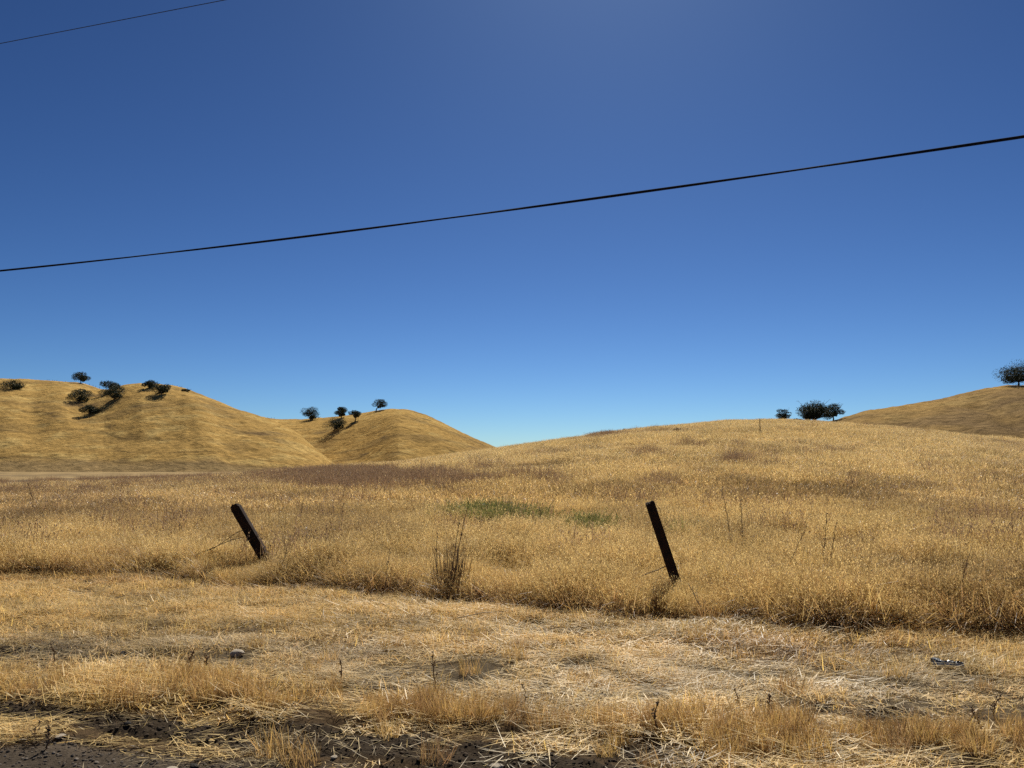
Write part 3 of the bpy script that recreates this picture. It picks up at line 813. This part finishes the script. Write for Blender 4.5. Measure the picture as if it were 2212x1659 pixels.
stone(275, 1572, 0.05, 15, M_rockdark, 'small dark stone in the thin straw above the dirt shoulder', 0.7)
stone(722, 1634, 0.045, 17, M_rockpale, 'small pale pebble in the dark furrow near the bottom edge', 0.5)
stone(1072, 1652, 0.075, 19, M_rockpale, 'grey stone half buried in the dark furrow at the bottom, right of centre', 0.45)

# ------------------------------------------------------------------ fence posts
def lean_post(top_px, foot_px, width, depth, name, label, round_top, seed):
    fx, fy = gpt(*foot_px)
    z0 = float(ground_z(np.array([fx]), np.array([fy]))[0])
    u, e = ray(*top_px)
    top = Vector((u * fy, fy - 0.02, EYE + e * fy)); foot = top + (Vector((fx, fy, z0)) - top) * 1.2
    ax = (top - foot); Lh = ax.length; ax.normalize()
    root = empty(name, (fx, fy, z0)); tag(root, label, 'fence post', 'leaning wooden fence posts')
    nz, ns = 36, 6
    side = Vector((1, 0, 0)); side = (side - ax * side.dot(ax)).normalized(); fr = ax.cross(side).normalized()
    vs = []; rg = np.random.default_rng(seed)
    outline = []
    for a in range(4):
        c0 = [(-1, -1), (1, -1), (1, 1), (-1, 1)][a]; c1 = [(-1, -1), (1, -1), (1, 1), (-1, 1)][(a + 1) % 4]
        for k in range(ns):
            t = (k + 0.5) / ns
            cx_ = c0[0] + (c1[0] - c0[0]) * t; cy_ = c0[1] + (c1[1] - c0[1]) * t
            r_ = math.hypot(cx_, cy_); lim = 1.27
            if r_ > lim: cx_, cy_ = cx_ * lim / r_, cy_ * lim / r_
            outline.append((cx_, cy_))
    no = len(outline); groove = rg.normal(0, 0.035, no)
    for i in range(nz + 1):
        t = i / nz
        for j, (a, b) in enumerate(outline):
            s = 1 + groove[j] + 0.05 * float(fbm(np.array([j * 0.9]), np.array([t * 9]), seed, 3)[0])
            s *= 1 - 0.10 * max(0, t - 0.5)
            tp = t * Lh
            if i == nz:
                tp -= 0.012 * abs(rg.normal(0, 1)) + (0.05 * abs(a) ** 3 if round_top else 0) + (0.02 if (not round_top and j % 5 == 0) else 0)
                s *= 0.88 if round_top else 0.97
            if i == nz - 1 and round_top: tp -= 0.035 * abs(a) ** 3
            vs.append(Vector((0, 0, 0)) + (foot + ax * tp + side * (a * s * width / 2) + fr * (b * s * depth / 2)) - Vector((fx, fy, z0)))
    fs = []
    for i in range(nz):
        for j in range(no): fs.append((i * no + j, i * no + (j + 1) % no, (i + 1) * no + (j + 1) % no, (i + 1) * no + j))
    vs.append(sum((vs[nz * no + j] for j in range(no)), Vector()) / no + ax * 0.008)
    for j in range(no): fs.append((nz * no + j, nz * no + (j + 1) % no, len(vs) - 1))
    mb = MB(); mb.add(vs, fs); mb.build('timber', M_wood, root, smooth=False)
    return root, foot - Vector((fx, fy, z0)), ax, side, fr, Lh, width

# left post
rootL, ftL, axL, sdL, frL, LL, wL = lean_post((506, 1088), (588, 1241), 0.150, 0.13, 'fence_post', 'thick dark post with rounded top leaning left in the dry grass, the left one', True, 21)
# right post
rootR, ftR, axR, sdR, frR, LR, wR = lean_post((1402, 1083), (1471, 1306), 0.112, 0.10, 'fence_post', 'slimmer reddish dark post with flat split top leaning left, the right one', False, 22)

def loop(root, foot, ax, side, fr, at, w, seed, big=0.04):
    rg = random.Random(seed); mb = MB(); c = foot + ax * at
    pts = []
    for k in range(25):
        t = k / 24 * 2 * math.pi
        pts.append(c + side * (math.cos(t) * (w / 2 + 0.004)) + fr * (math.sin(t) * (w / 2 + 0.004)) + ax * (0.01 * math.sin(2 * t)))
    mb.tube(pts, 0.0028, 5)
    s = 1 if seed % 2 else -1
    pts = [c + side * s * w / 2 + ax * 0.01, c + side * s * (w / 2 + big * 0.7) + ax * 0.05, c + side * s * (w / 2 + big) - ax * 0.01, c + side * s * (w / 2 + big * 0.8) - ax * 0.09, c + side * s * (w / 2 + 0.01) - ax * 0.05]
    mb.tube(pts, 0.0028, 5)
    pts = [c - side * s * w / 2, c - side * s * (w / 2 + 0.03) + ax * 0.035 - fr * 0.01, c - side * s * (w / 2 + 0.035) - ax * 0.01, c - side * s * w / 2 - ax * 0.02]
    mb.tube(pts, 0.0028, 5)
    mb.build('wire_loop', M_wire, root)
loop(rootR, ftR, axR, sdR, frR, LR - 0.13, 0.112, 31)
loop(rootR, ftR, axR, sdR, frR, LR - 1.02, 0.125, 33, 0.05)
loop(rootL, ftL, axL, sdL, frL, LL - 0.62, 0.155, 35, 0.03)

def wpt(px, py, depth):
    u, e = ray(px, py); return Vector((u * depth, depth, EYE + e * depth))
def wire(name, pts, label, rad_=0.003, barbs=True, seed=1):
    rg = random.Random(seed); mb = MB()
    P = []
    for a, b in zip(pts[:-1], pts[1:]):
        for k in range(8): P.append(a.lerp(b, k / 8) + Vector((0, 0, rg.gauss(0, 0.002))))
    P.append(pts[-1])
    for ph in (0, math.pi):
        Q = [p_ + Vector((0, math.cos(ph + i * 1.1), math.sin(ph + i * 1.1))) * rad_ * 0.9 for i, p_ in enumerate(P)]
        mb.tube(Q, rad_, 5)
    if barbs:
        for i in range(3, len(P) - 2, 5):
            for s in (0.6, -0.8):
                mb.tube([P[i] + Vector((0.012, 0, 0.018)) * s, P[i] - Vector((0.01, 0.012, 0.014)) * s], 0.0018, 4)
    return tag(mb.build(name, M_wire), label, 'wire')
dL = gpt(598, 1241)[1]
wire('barbed_wire', [wpt(540, 1158, dL - .07), wpt(500, 1166, dL - .12), wpt(460, 1183, dL - .18), wpt(420, 1200, dL - .22), wpt(385, 1216, dL - .25)], 'broken wire sagging from the left post down into the grass', seed=2)
wire('barbed_wire', [wpt(532, 1143, dL - .07), wpt(512, 1150, dL - .1), wpt(480, 1172, dL - .2), wpt(462, 1184, dL - .2), wpt(444, 1191, dL - .2)], 'shorter upper wire strand curling down from the left post', seed=3)
dR = gpt(1478, 1306)[1]
wire('barbed_wire', [wpt(1441, 1222, dR - .06), wpt(1425, 1229, dR - .1), wpt(1402, 1238, dR - .15), wpt(1380, 1246, dR - .2)], 'short wire stub poking left from the foot of the right post', seed=4)
wire('barbed_wire', [wpt(2030, 1262, 8.8), wpt(2100, 1254, 8.6), wpt(2160, 1251, 8.5), wpt(2260, 1246, 8.4), wpt(2420, 1240, 8.2)], 'thin rusty wire stretched over the tall grass at the right edge', seed=5)

# ------------------------------------------------------------------ overhead cables
def span(pts, n, ext):
    """sagging line through three points, extended past both ends"""
    a, b, c = pts
    out = []
    for i in range(n + 1):
        t = -ext + (1 + 2 * ext) * i / n
        p_ = a.lerp(c, t)
        k = (b - a.lerp(c, 0.5)).z * 4 * t * (1 - t)
        out.append(p_ + Vector((0, 0, k)))
    return out
def hz(px, py, z):
    u, e = ray(px, py); y = (z - EYE) / e
    return Vector((u * y, y, z))
a, c = hz(0, 585, 5.5), hz(2212, 295, 5.5)
# point under which the line crosses the middle of the view
tm = -a.x / (c.x - a.x); ym = a.y + (c.y - a.y) * tm
um, em = ray(1106, 453); zm = EYE + em * ym
sagz = (zm - 5.5) / (4 * tm * (1 - tm))
P = span([a, a.lerp(c, 0.5) + Vector((0, 0, sagz)), c], 420, 0.45)
mb = MB()
for k, (rr_, off) in enumerate([(0.012, 0.006), (0.010, 0.009)]):
    Q = []
    for i, p_ in enumerate(P):
        ph = i * 0.045 + k * math.pi + 0.4 * math.sin(i * 0.021)
        Q.append(p_ + Vector((0.3 * math.cos(ph), math.cos(ph), math.sin(ph))) * off)
    mb.tube(Q, rr_, 8)
tag(mb.build('overhead_cable', M_cable), 'thick black twisted cable crossing the whole sky and rising to the right', 'cable')
a, c = hz(0, 94, 8.0), hz(485, 0, 8.0)
mb = MB(); mb.tube(span([a, a.lerp(c, 0.5), c], 60, 3.0), 0.0055, 6)
tag(mb.build('overhead_wire', M_thin), 'thin faint wire high up in the top left corner of the sky', 'wire')

# ------------------------------------------------------------------ oaks
def oak(px, py, wpx, hpx, seed, label, y0, y1, trunk=0.22, dens=1.0, lean=0.0, flatb=0.0, trunk_px=None, group='oaks scattered over the far hills', leafy=0.36, bare=0):
    tx = px if trunk_px is None else trunk_px
    x, y, z = place(tx, py, y0, y1)
    m = y / F
    W, H = wpx * m, hpx * m
    off = (px - tx) * m
    rg = random.Random(seed); nr_ = np.random.default_rng(seed)
    root = empty('oak_tree', (x, y, z)); tag(root, label, 'tree', group)
    mb = MB()
    ht = H * trunk
    r0 = max(0.035 * H, 0.2)
    fork = Vector((off * 0.35 + lean * ht, 0, ht))
    trunk_ = ht; mb.tube([Vector((0, 0, -0.6)), Vector((0.02 * H, 0, ht * 0.5)) + Vector((lean * ht * 0.3, 0, 0)), fork], [r0 * 1.3, r0, r0 * 0.85], 7)
    lobes = []
    nl = int(rg.uniform(7, 10)) + (7 if wpx > 55 else 0)
    for k in range(nl):
        a = k * 2.399 + rg.uniform(-.4, .4); f = math.sqrt((k + 0.5) / nl)
        rxy = f * W / 2 * rg.uniform(0.62, 0.96)
        top = H * (1.0 - 0.52 * f ** 2.0) * rg.uniform(0.86, 0.97)
        low = ht * (0.8 - 0.4 * flatb) + 0.02 * H
        cz = max(low + (top - low) * rg.uniform(0.48, 0.92), low + 0.1 * H)
        c_ = Vector((off + math.cos(a) * rxy + lean * (cz - ht) * 0.4, math.sin(a) * rxy * 0.9, cz))
        lobes.append((c_, W * rg.uniform(0.19, 0.31)))
        if k % 3 == 0:
            c2 = Vector((off + math.cos(a) * rxy * 0.8, math.sin(a) * rxy * 0.8, low + (top - low) * 0.25)); lobes.append((c2, W * 0.14))
    for c_, rl in lobes:
        mid = fork.lerp(c_, 0.5) + Vector((rg.uniform(-1, 1), rg.uniform(-1, 1), rg.uniform(-.2, 1))) * 0.05 * H
        mb.tube([fork - Vector((0, 0, 0.05 * H)), mid, c_], [r0 * 0.5, r0 * 0.3, r0 * 0.12], 5)
    for k in range(bare):
        a = rg.uniform(0, 6.28); base_ = fork + Vector((0, 0, 0.1 * H)); tip = Vector((off + math.cos(a) * W * 0.5, math.sin(a) * W * 0.4, H * rg.uniform(0.35, 1.02)))
        mid = base_.lerp(tip, 0.6) + Vector((0, 0, rg.uniform(-.5, .5)))
        mb.tube([base_, mid, tip], [r0 * .4, r0 * .25, r0 * .08], 5)
        for q_ in range(4):
            st = mid.lerp(tip, rg.random()); mb.tube([st, st + Vector((rg.uniform(-1, 1), rg.uniform(-1, 1), rg.uniform(-.4, 1))) * 0.09 * H], [r0 * .1, r0 * .05], 4)
    mb.build('trunk', M_bark, root)
    Vs = []; nf = 0
    for c_, rl in lobes:
        n = int(620 * dens)
        d = nr_.normal(size=(n, 3)); d /= np.linalg.norm(d, axis=1)[:, None]
        rad_ = rl * (0.45 + 0.5 * nr_.random(n) ** 0.6) * (1 + 0.4 * fbm(d[:, 0] * 2 + seed, d[:, 1] * 2 + d[:, 2] * 3, seed, 2))
        pos = np.array(c_) + d * rad_[:, None] * np.array([1.05, 1.0, 0.72])
        s = leafy * nr_.uniform(0.5, 1.2, n)
        n1 = nr_.normal(size=(n, 3)); n1 /= np.linalg.norm(n1, axis=1)[:, None]
        n2 = np.cross(n1, nr_.normal(size=(n, 3))); n2 /= np.linalg.norm(n2, axis=1)[:, None]
        pos = np.where(pos[:, 2:3] < 0.15, pos * [1, 1, 0] + [0, 0, 0.2], pos)
        a_, b_ = n1 * s[:, None] * 0.6, n2 * s[:, None] * 0.42
        Vs.append(np.stack([pos - a_, pos - b_ * .9, pos + a_, pos + b_], 1).reshape(-1, 3)); nf += n
    V = np.concatenate(Vs)
    me = np_mesh('crown', V, quads=np.arange(nf * 4).reshape(-1, 4), mat=M_leaf)
    link(bpy.data.objects.new('crown', me), root)

L0, L1 = 310, 560
oak(27, 840, 46, 21, 1, 'low spreading oak on the left hill at the left edge of the photo', L0, L1, 0.06, 1.0, flatb=1)
oak(174, 829, 36, 27, 2, 'small umbrella shaped oak standing on the ridge of the left hill, bare trunk below', 440, L1, 0.26, 0.9)
oak(171, 868, 52, 33, 3, 'dense rounded oak below the ridge, left of the hollow in the left hill', L0, L1, 0.04, 1.1, flatb=1)
oak(238, 846, 42, 29, 4, 'oak on the ridge at the head of the hollow, partly behind a larger oak', 430, L1, 0.2, 1.0)
oak(247, 865, 46, 34, 5, 'large full oak in the hollow just below the ridge oak it overlaps', L0, L1, 0.16, 1.0)
oak(193, 897, 36, 26, 6, 'lowest oak on the left hill, small and open beneath the dense rounded one', L0, L1, 0.14, 0.7)
oak(322, 840, 32, 22, 7, 'smaller left oak of the touching pair on top of the left hill', 400, L1, 0.25, 0.9)
oak(348, 852, 44, 27, 8, 'wider right oak of the touching pair on top of the left hill', L0, L1, 0.16, 1.0)
oak(671, 908, 40, 31, 10, 'lone dense oak in the saddle between the left hill and the round hill', 480, 640, 0.07, 1.3, flatb=0.6)
oak(737, 903, 32, 29, 11, 'upper middle oak behind the lower oak on the round hill', 480, 640, 0.12, 1.2)
oak(726, 930, 46, 32, 12, 'lowest oak on the flank of the round hill, widest of that cluster', 390, 600, 0.14, 1.0, trunk_px=722)
oak(767, 910, 25, 29, 13, 'small oak with a visible slim trunk, right one of the cluster on the round hill', 390, 600, 0.34, 0.9)
oak(820, 888, 36, 31, 14, 'open oak with leaning trunk alone near the top of the round hill', 400, 560, 0.30, 0.75, lean=0.25, trunk_px=812)
RG = 'oaks standing behind the crest of the rise'
oak(1692, 912, 34, 30, 15, 'small ragged oak showing sky through its branches, left of the big oak group', 280, 330, 0.12, 0.42, leafy=0.3, group=RG, bare=9)
oak(1760, 914, 66, 51, 16, 'big dark oak behind the crest of the rise, widest of the group', 280, 330, 0.16, 1.1, leafy=0.32, group=RG, bare=10)
oak(1800, 909, 42, 41, 17, 'narrower oak at the right side of the big oak group with bare twigs on top', 280, 330, 0.24, 0.8, leafy=0.3, group=RG, bare=8)
oak(2204, 833, 88, 50, 18, 'large round oak on the right hill at the right edge of the photo', 190, 345, 0.20, 1.25, leafy=0.3, group=RG, trunk_px=2200)

# low dark bushes
def bush(px, py, wpx, hpx, seed, label, y0, y1, mat, n=500, leafy=0.3, group=None, vert=False):
    x, y, z = place(px, py, y0, y1)
    W, H = wpx * y / F, hpx * y / F
    nr_ = np.random.default_rng(seed)
    root = empty('bush', (x, y, z)); tag(root, label, 'bush', group)
    d = nr_.normal(size=(n, 3)); d /= np.linalg.norm(d, axis=1)[:, None]; d[:, 2] = np.abs(d[:, 2])
    pos = d * (0.35 + 0.65 * nr_.random(n)[:, None] ** 0.6) * np.array([W / 2, W / 2, H])
    n1 = nr_.normal(size=(n, 3)); n1[:, 2] += 1.5 if vert else 0; n1 /= np.linalg.norm(n1, axis=1)[:, None]
    n2 = np.cross(n1, nr_.normal(size=(n, 3))); n2 /= np.linalg.norm(n2, axis=1)[:, None]
    s = leafy * nr_.uniform(.5, 1.3, n); th_ = 0.12 if vert else 0.5
    a_, b_ = n1 * s[:, None] * .6, n2 * s[:, None] * th_
    V = np.stack([pos - a_, pos - b_, pos + a_, pos + b_], 1).reshape(-1, 3)
    link(bpy.data.objects.new('foliage', np_mesh('foliage', V, quads=np.arange(n * 4).reshape(-1, 4), mat=mat)), root)
    mb = MB(); rg = random.Random(seed)
    for k in range(7):
        a = rg.uniform(0, 6.28); mb.tube([(0, 0, -.1), (math.cos(a) * W * .2, math.sin(a) * W * .2, H * .45), (math.cos(a) * W * .4, math.sin(a) * W * .4, H * .85)], [H * .03, H * .02, H * .01], 4)
    mb.build('stem', M_bark, root)
bush(401, 844, 19, 3.5, 41, 'flat dark bush on the skyline just right of the paired oaks', 400, 560, M_leaf, 400, 0.5)
DG = 'dry bushes near the crest of the rise'
bush(1348, 938, 16, 12, 42, 'small dark dry bush on the crest of the rise', 50, 112, M_bush, 500, 0.16, DG, True)
bush(1464, 936, 26, 12, 43, 'wider brown dry bush just below the crest, right of the small dark one', 50, 112, M_bush, 600, 0.16, DG, True)
bush(1235, 950, 34, 9, 44, 'low straggly dry bush where the crest starts to climb', 50, 112, M_bush, 600, 0.16, DG, True)
bush(1720, 913, 40, 9, 45, 'low hazy brown scrub between the ragged oak and the big oak', 150, 330, M_bush, 600, 0.4)

# ------------------------------------------------------------------ stake on the rise and ridge fence
x, y, z = place(1642, 944, 50, 100)
mb = MB(); hh = 40 * y / F
mb.tube([(0, 0, -.1), (0.02, 0, hh * .5), (0.0, 0, hh)], [0.035, 0.03, 0.022], 6)
for k in range(9):
    zz = hh * (0.1 + 0.09 * k); s = -1 if k % 2 else 1
    mb.tube([(0, 0, zz), (0.12 * s, 0.02, zz + 0.12)], [0.012, 0.006], 4)
o = mb.build('dead_stalk', M_weed); o.location = (x, y, z)
tag(o, 'tall dead mullein like stalk standing alone at the crest of the rise', 'weed')

fr_root = None
pts = []
for px in [100, 104, 112, 116, 121, 140, 152, 158, 168, 178, 184, 192, 200, 206, 214, 268, 286, 294, 300, 372, 382, 388, 392, 405, 412, 580, 588, 594]:
    u = ray(px, 850)[0]
    h = H_left if px < 500 else H_mid
    yy = float(h.R(np.array([u]))[0]) * 1.0
    pts.append((u * yy, yy, float(terrain(np.array([u * yy]), np.array([yy]))[0])))
for lo, hi, lab in [(0, 25, 'line of tiny fence posts along the ridge of the left hill'), (25, 28, 'three tiny fence posts in the saddle behind the left hill')]:
    rt = empty('ridge_fence', pts[lo]); tag(rt, lab, 'fence')
    pm = MB(); pm.tube([(0, 0, -.5), (0.02, 0, 0.8), (0, 0, 1.5)], [0.11, 0.1, 0.09], 6)
    src = None
    for k in range(lo, hi):
        if src is None: o = src = pm.build('post', M_wood, rt)
        else: o = src.copy(); C.objects.link(o); o.parent = rt
        o.location = Vector(pts[k]) - Vector(pts[lo])

# ------------------------------------------------------------------ tall dead weeds in front of the field
def weed(foot, tip, seed, label, rad_=0.0035, twigs=8, depth_off=0.0, mat=None, bend=0.04, seeds=True, group=None, tl=0.10, z=None):
    fx, fy = gpt(*foot); fz = float(ground_z(np.array([fx]), np.array([fy]))[0])
    T = wpt(tip[0], tip[1], fy + depth_off)
    rg = random.Random(seed); B = Vector((fx, fy, fz))
    d = T - B; n = 9; P = []
    sx = rg.uniform(-1, 1)
    for i in range(n + 1):
        t = i / n
        P.append(d * t + Vector((sx * bend * math.sin(t * math.pi) + rg.gauss(0, .004), 0, 0)) - (Vector((0, 0, .03)) if i == 0 else Vector()))
    mb = MB(); rad_ *= 1.35
    mb.tube(P, [rad_ * (1.15 - 0.75 * i / n) for i in range(n + 1)], 5)
    for k in range(twigs):
        t = rg.uniform(0.3, 0.97); i = int(t * n); p_ = P[i].lerp(P[min(i + 1, n)], t * n - i)
        a = rg.uniform(0, 6.28); l_ = tl * rg.uniform(.5, 1.3) * (1.25 - t)
        e_ = p_ + Vector((math.cos(a) * l_ * .55, math.sin(a) * l_ * .55, l_ * rg.uniform(.5, 1)))
        mb.tube([p_, p_.lerp(e_, .5) + Vector((0, 0, -.01)), e_], [rad_ * .55, rad_ * .4, rad_ * .3], 4)
        if seeds:
            for q_ in range(2):
                s_ = p_.lerp(e_, rg.uniform(.5, 1)); mb.tube([s_, s_ + Vector((rg.uniform(-1, 1), rg.uniform(-1, 1), rg.uniform(0, 1))) * 0.012], [rad_ * .9, rad_ * .5], 4)
    o = mb.build('weed_stalk', mat or M_weed); o.location = B
    return tag(o, label, 'weed', group)
WG = 'tall dead weed stalks at the field edge'
weed((979, 1290), (1015, 1072), 1, 'longest thin stalk arching right from the weed clump between the posts', 0.005, 6, group=WG)
weed((962, 1286), (993, 1095), 2, 'branched stalk beside the longest one in the weed clump between the posts', 0.005, 9, group=WG)
weed((950, 1288), (944, 1150), 3, 'leftmost bent stalk of the weed clump between the posts', 0.0045, 7, group=WG)
cl = empty('weed_clump', (*gpt(970, 1292), 0)); tag(cl, 'dense brown clump of thin dead stems at the mown edge between the posts', 'weeds')
mb = MB(); rg = random.Random(77)
for k in range(190):
    a = rg.uniform(0, 6.28); r_ = 0.16 * math.sqrt(rg.random()); b_ = Vector((r_ * math.cos(a), r_ * math.sin(a) * .6, -.02)); h_ = rg.uniform(.2, .72)
    t_ = b_ + Vector((b_.x * 0.7 + rg.gauss(0, .05), rg.gauss(0, .05), h_))
    mb.tube([b_, b_.lerp(t_, .5) + Vector((rg.gauss(0, .012), 0, 0)), t_], [.0032, .0027, .0015], 4)
mb.build('stems', M_weed, cl)
weed((1570, 1288), (1588, 1198), 4, 'short forked stalk right of the right post', 0.004, 6, group=WG)
weed((1684, 1280), (1745, 1130), 5, 'stalk slanting right between the right post and the upright pair', 0.0045, 8, group=WG)
weed((1768, 1280), (1786, 1108), 6, 'left stalk of the upright pair in the grass on the right', 0.0045, 12, group=WG)
weed((1790, 1280), (1808, 1124), 7, 'right stalk of the upright pair in the grass on the right', 0.0045, 8, group=WG)
weed((1590, 1215), (1559, 1048), 8, 'tall upright stalk standing deeper in the field, right of the right post', 0.005, 16, group=WG)
weed((1608, 1222), (1600, 1078), 9, 'bushier stalk just right of the deeper upright stalk', 0.004, 26, tl=0.2, group=WG)
weed((828, 1290), (842, 1180), 10, 'thin stalk left of the weed clump between the posts', 0.0035, 7, group=WG)
weed((600, 1262), (630, 1150), 11, 'thin stalk slanting right from the foot of the left post', 0.0035, 7, group=WG)
weed((735, 1190), (742, 1085), 12, 'slim stalk in the grass halfway between left post and weed clump', 0.0045, 10, group=WG)
weed((645, 1180), (655, 1080), 13, 'slim stalk in the field just right of the left post', 0.004, 10, group=WG)
weed((2068, 1345), (2100, 1180), 14, 'dark stalk over the matted grass toward the right edge', 0.0045, 12, group=WG)
weed((75, 1110), (60, 1040), 15, 'forked bare weed at the far edge of the tall grass on the left', 0.008, 12, tl=0.3, group=WG)
SG = 'short dead stalks standing on the mown verge'
weed((112, 1445), (108, 1392), 20, 'pair forming short stalk on the verge at the far left', 0.004, 5, tl=.04, group=SG)
weed((416, 1468), (422, 1398), 21, 'thick seedy short stalk on the verge below the pale stone', 0.006, 18, tl=.03, group=SG)
weed((432, 1470), (440, 1412), 22, 'crooked twiggy stalk right beside the thick seedy one', 0.004, 12, tl=.05, group=SG)
weed((511, 1478), (511, 1440), 23, 'tiny straight stalk directly in front of the pale stone', 0.003, 2, tl=.03, group=SG)
weed((733, 1480), (734, 1420), 24, 'single dark stalk on the grey stubble right of the pale stone', 0.004, 5, tl=.03, group=SG)
weed((944, 1496), (935, 1405), 25, 'taller leaning double stalk on the verge below the weed clump', 0.0045, 8, tl=.05, group=SG)
weed((1130, 1530), (1128, 1478), 26, 'slim stalk rising from the russet tufts near the middle', 0.003, 3, tl=.03, group=SG)
weed((1656, 1580), (1660, 1498), 27, 'dark straight stalk left of the bare patches on the right', 0.0045, 9, tl=.03, group=SG)
weed((1425, 1600), (1424, 1510), 28, 'red brown seedy stalk in the stubble right of the middle', 0.004, 14, tl=.04, group=SG)
weed((1600, 1545), (1585, 1480), 29, 'thin stalk leaning left on the verge right of the middle', 0.003, 4, tl=.04, group=SG)
weed((2125, 1600), (2100, 1530), 30, 'dark bent stalk on the verge near the right edge', 0.004, 6, tl=.05, group=SG)
weed((2155, 1570), (2165, 1500), 31, 'dark upright stalk on the verge closest to the right edge', 0.004, 8, tl=.05, group=SG)
weed((80, 1600), (95, 1555), 32, 'short branched twig at the border of straw and gravel, bottom left', 0.003, 6, tl=.04, group=SG)
weed((102, 1612), (103, 1572), 33, 'upright seedy twig standing in the gravel, bottom left', 0.004, 12, tl=.03, group=SG)
PG = 'pale broken stalks by the mown edge'
weed((1530, 1345), (1487, 1262), 50, 'pale crooked dead branch hanging beside the foot of the right post', 0.005, 9, mat=M_weedpale, seeds=False, tl=.14, group=PG)
weed((1345, 1310), (1330, 1258), 51, 'pale bent straw at the mown edge left of the right post', 0.003, 3, mat=M_weedpale, seeds=False, tl=.1, group=PG)
weed((1012, 1300), (1020, 1240), 52, 'pale stalk leaning on the weed clump between the posts', 0.004, 3, mat=M_weedpale, seeds=False, tl=.1, group=PG)
for k, (a, b, lab) in enumerate([((1990, 1335), (2040, 1290), 'pale forked stalk on the matted grass toward the right'), ((2150, 1350), (2120, 1300), 'pale forked stalk on the matted grass nearest the right edge'),
                                 ((420, 1258), (450, 1215), 'pale stalk standing at the mown edge left of the left post')]):
    weed(a, b, 60 + k, lab, 0.0035, 8, mat=M_weedpale, seeds=False, tl=.1, group=PG)
# fallen stick
x0, y0 = gpt(1815, 1441); x1, y1 = gpt(1861, 1468)
mb = MB(); mb.tube([(x0, y0, .07), ((x0 + x1) / 2, (y0 + y1) / 2, .085), (x1, y1, .06)], [.006, .005, .003], 6)
tag(mb.build('fallen_stick', M_weedpale), 'thin pale stick lying on the straw right of the middle', 'stick')
x0, y0 = gpt(987, 1350); x1, y1 = gpt(1095, 1334)
mb = MB(); mb.tube([(x0, y0, .07), ((x0 + x1) / 2, (y0 + y1) / 2, .09), (x1, y1, .07)], [.004, .005, .003], 6)
tag(mb.build('fallen_stick', M_weedpale), 'long pale straw stem lying just below the weed clump', 'stick')

# ------------------------------------------------------------------ crumpled litter
def litter():
    m, nt, bs = newmat('crumpled_wrapper'); N, L = nt.nodes, nt.links
    tc = N.new('ShaderNodeTexCoord'); mp = N.new('ShaderNodeMapping'); mp.inputs['Scale'].default_value = (14, 40, 60)
    nz = N.new('ShaderNodeTexNoise'); nz.inputs['Scale'].default_value = 1.0; nz.inputs['Detail'].default_value = 3
    L.new(tc.outputs['Object'], mp.inputs[0]); L.new(mp.outputs[0], nz.inputs['Vector'])
    cr = N.new('ShaderNodeValToRGB'); e = cr.color_ramp.elements
    e[0].position = 0.44; e[0].color = (0.010, 0.010, 0.013, 1); e[1].position = 0.56; e[1].color = (0.45, 0.47, 0.45, 1)
    L.new(nz.outputs['Fac'], cr.inputs[0]); L.new(cr.outputs[0], bs.inputs['Base Color'])
    bs.inputs['Roughness'].default_value = 0.25
    a = Vector((*gpt(2014, 1452), 0)); b = Vector((*gpt(2083, 1456), 0))
    nx, ny = 40, 10; Lm = (b - a).length; vs = []; rg = np.random.default_rng(5)
    for i in range(nx + 1):
        t = i / nx; hgt = 0.045 * (1 - 0.62 * t)
        for j in range(ny + 1):
            s = j / ny; ang = math.pi * s
            w_ = 0.04 * (1 - 0.4 * t)
            n_ = 0.012 * float(fbm(np.array([t * 9 + s * 2.]), np.array([s * 7.]), 77, 3)[0])
            vs.append((t * Lm, -math.cos(ang) * (w_ + n_) + 0.008 * math.sin(t * 14), 0.0 + math.sin(ang) * (hgt + n_ * 1.5) + n_ * .6))
    fs = [(i * (ny + 1) + j, i * (ny + 1) + j + 1, (i + 1) * (ny + 1) + j + 1, (i + 1) * (ny + 1) + j) for i in range(nx) for j in range(ny)]
    mb = MB(); mb.add(vs, fs); o = mb.build('wrapper', m, smooth=False)
    gz = float(ground_z(np.array([a.x]), np.array([a.y]))[0])
    o.location = (a.x, a.y, gz + 0.05); o.rotation_euler = (0, 0, math.atan2(b.y - a.y, b.x - a.x))
    md = o.modifiers.new('thick', 'SOLIDIFY'); md.thickness = 0.002
    tag(o, 'crumpled black and silver wrapper lying on the straw at the right', 'litter')
litter()
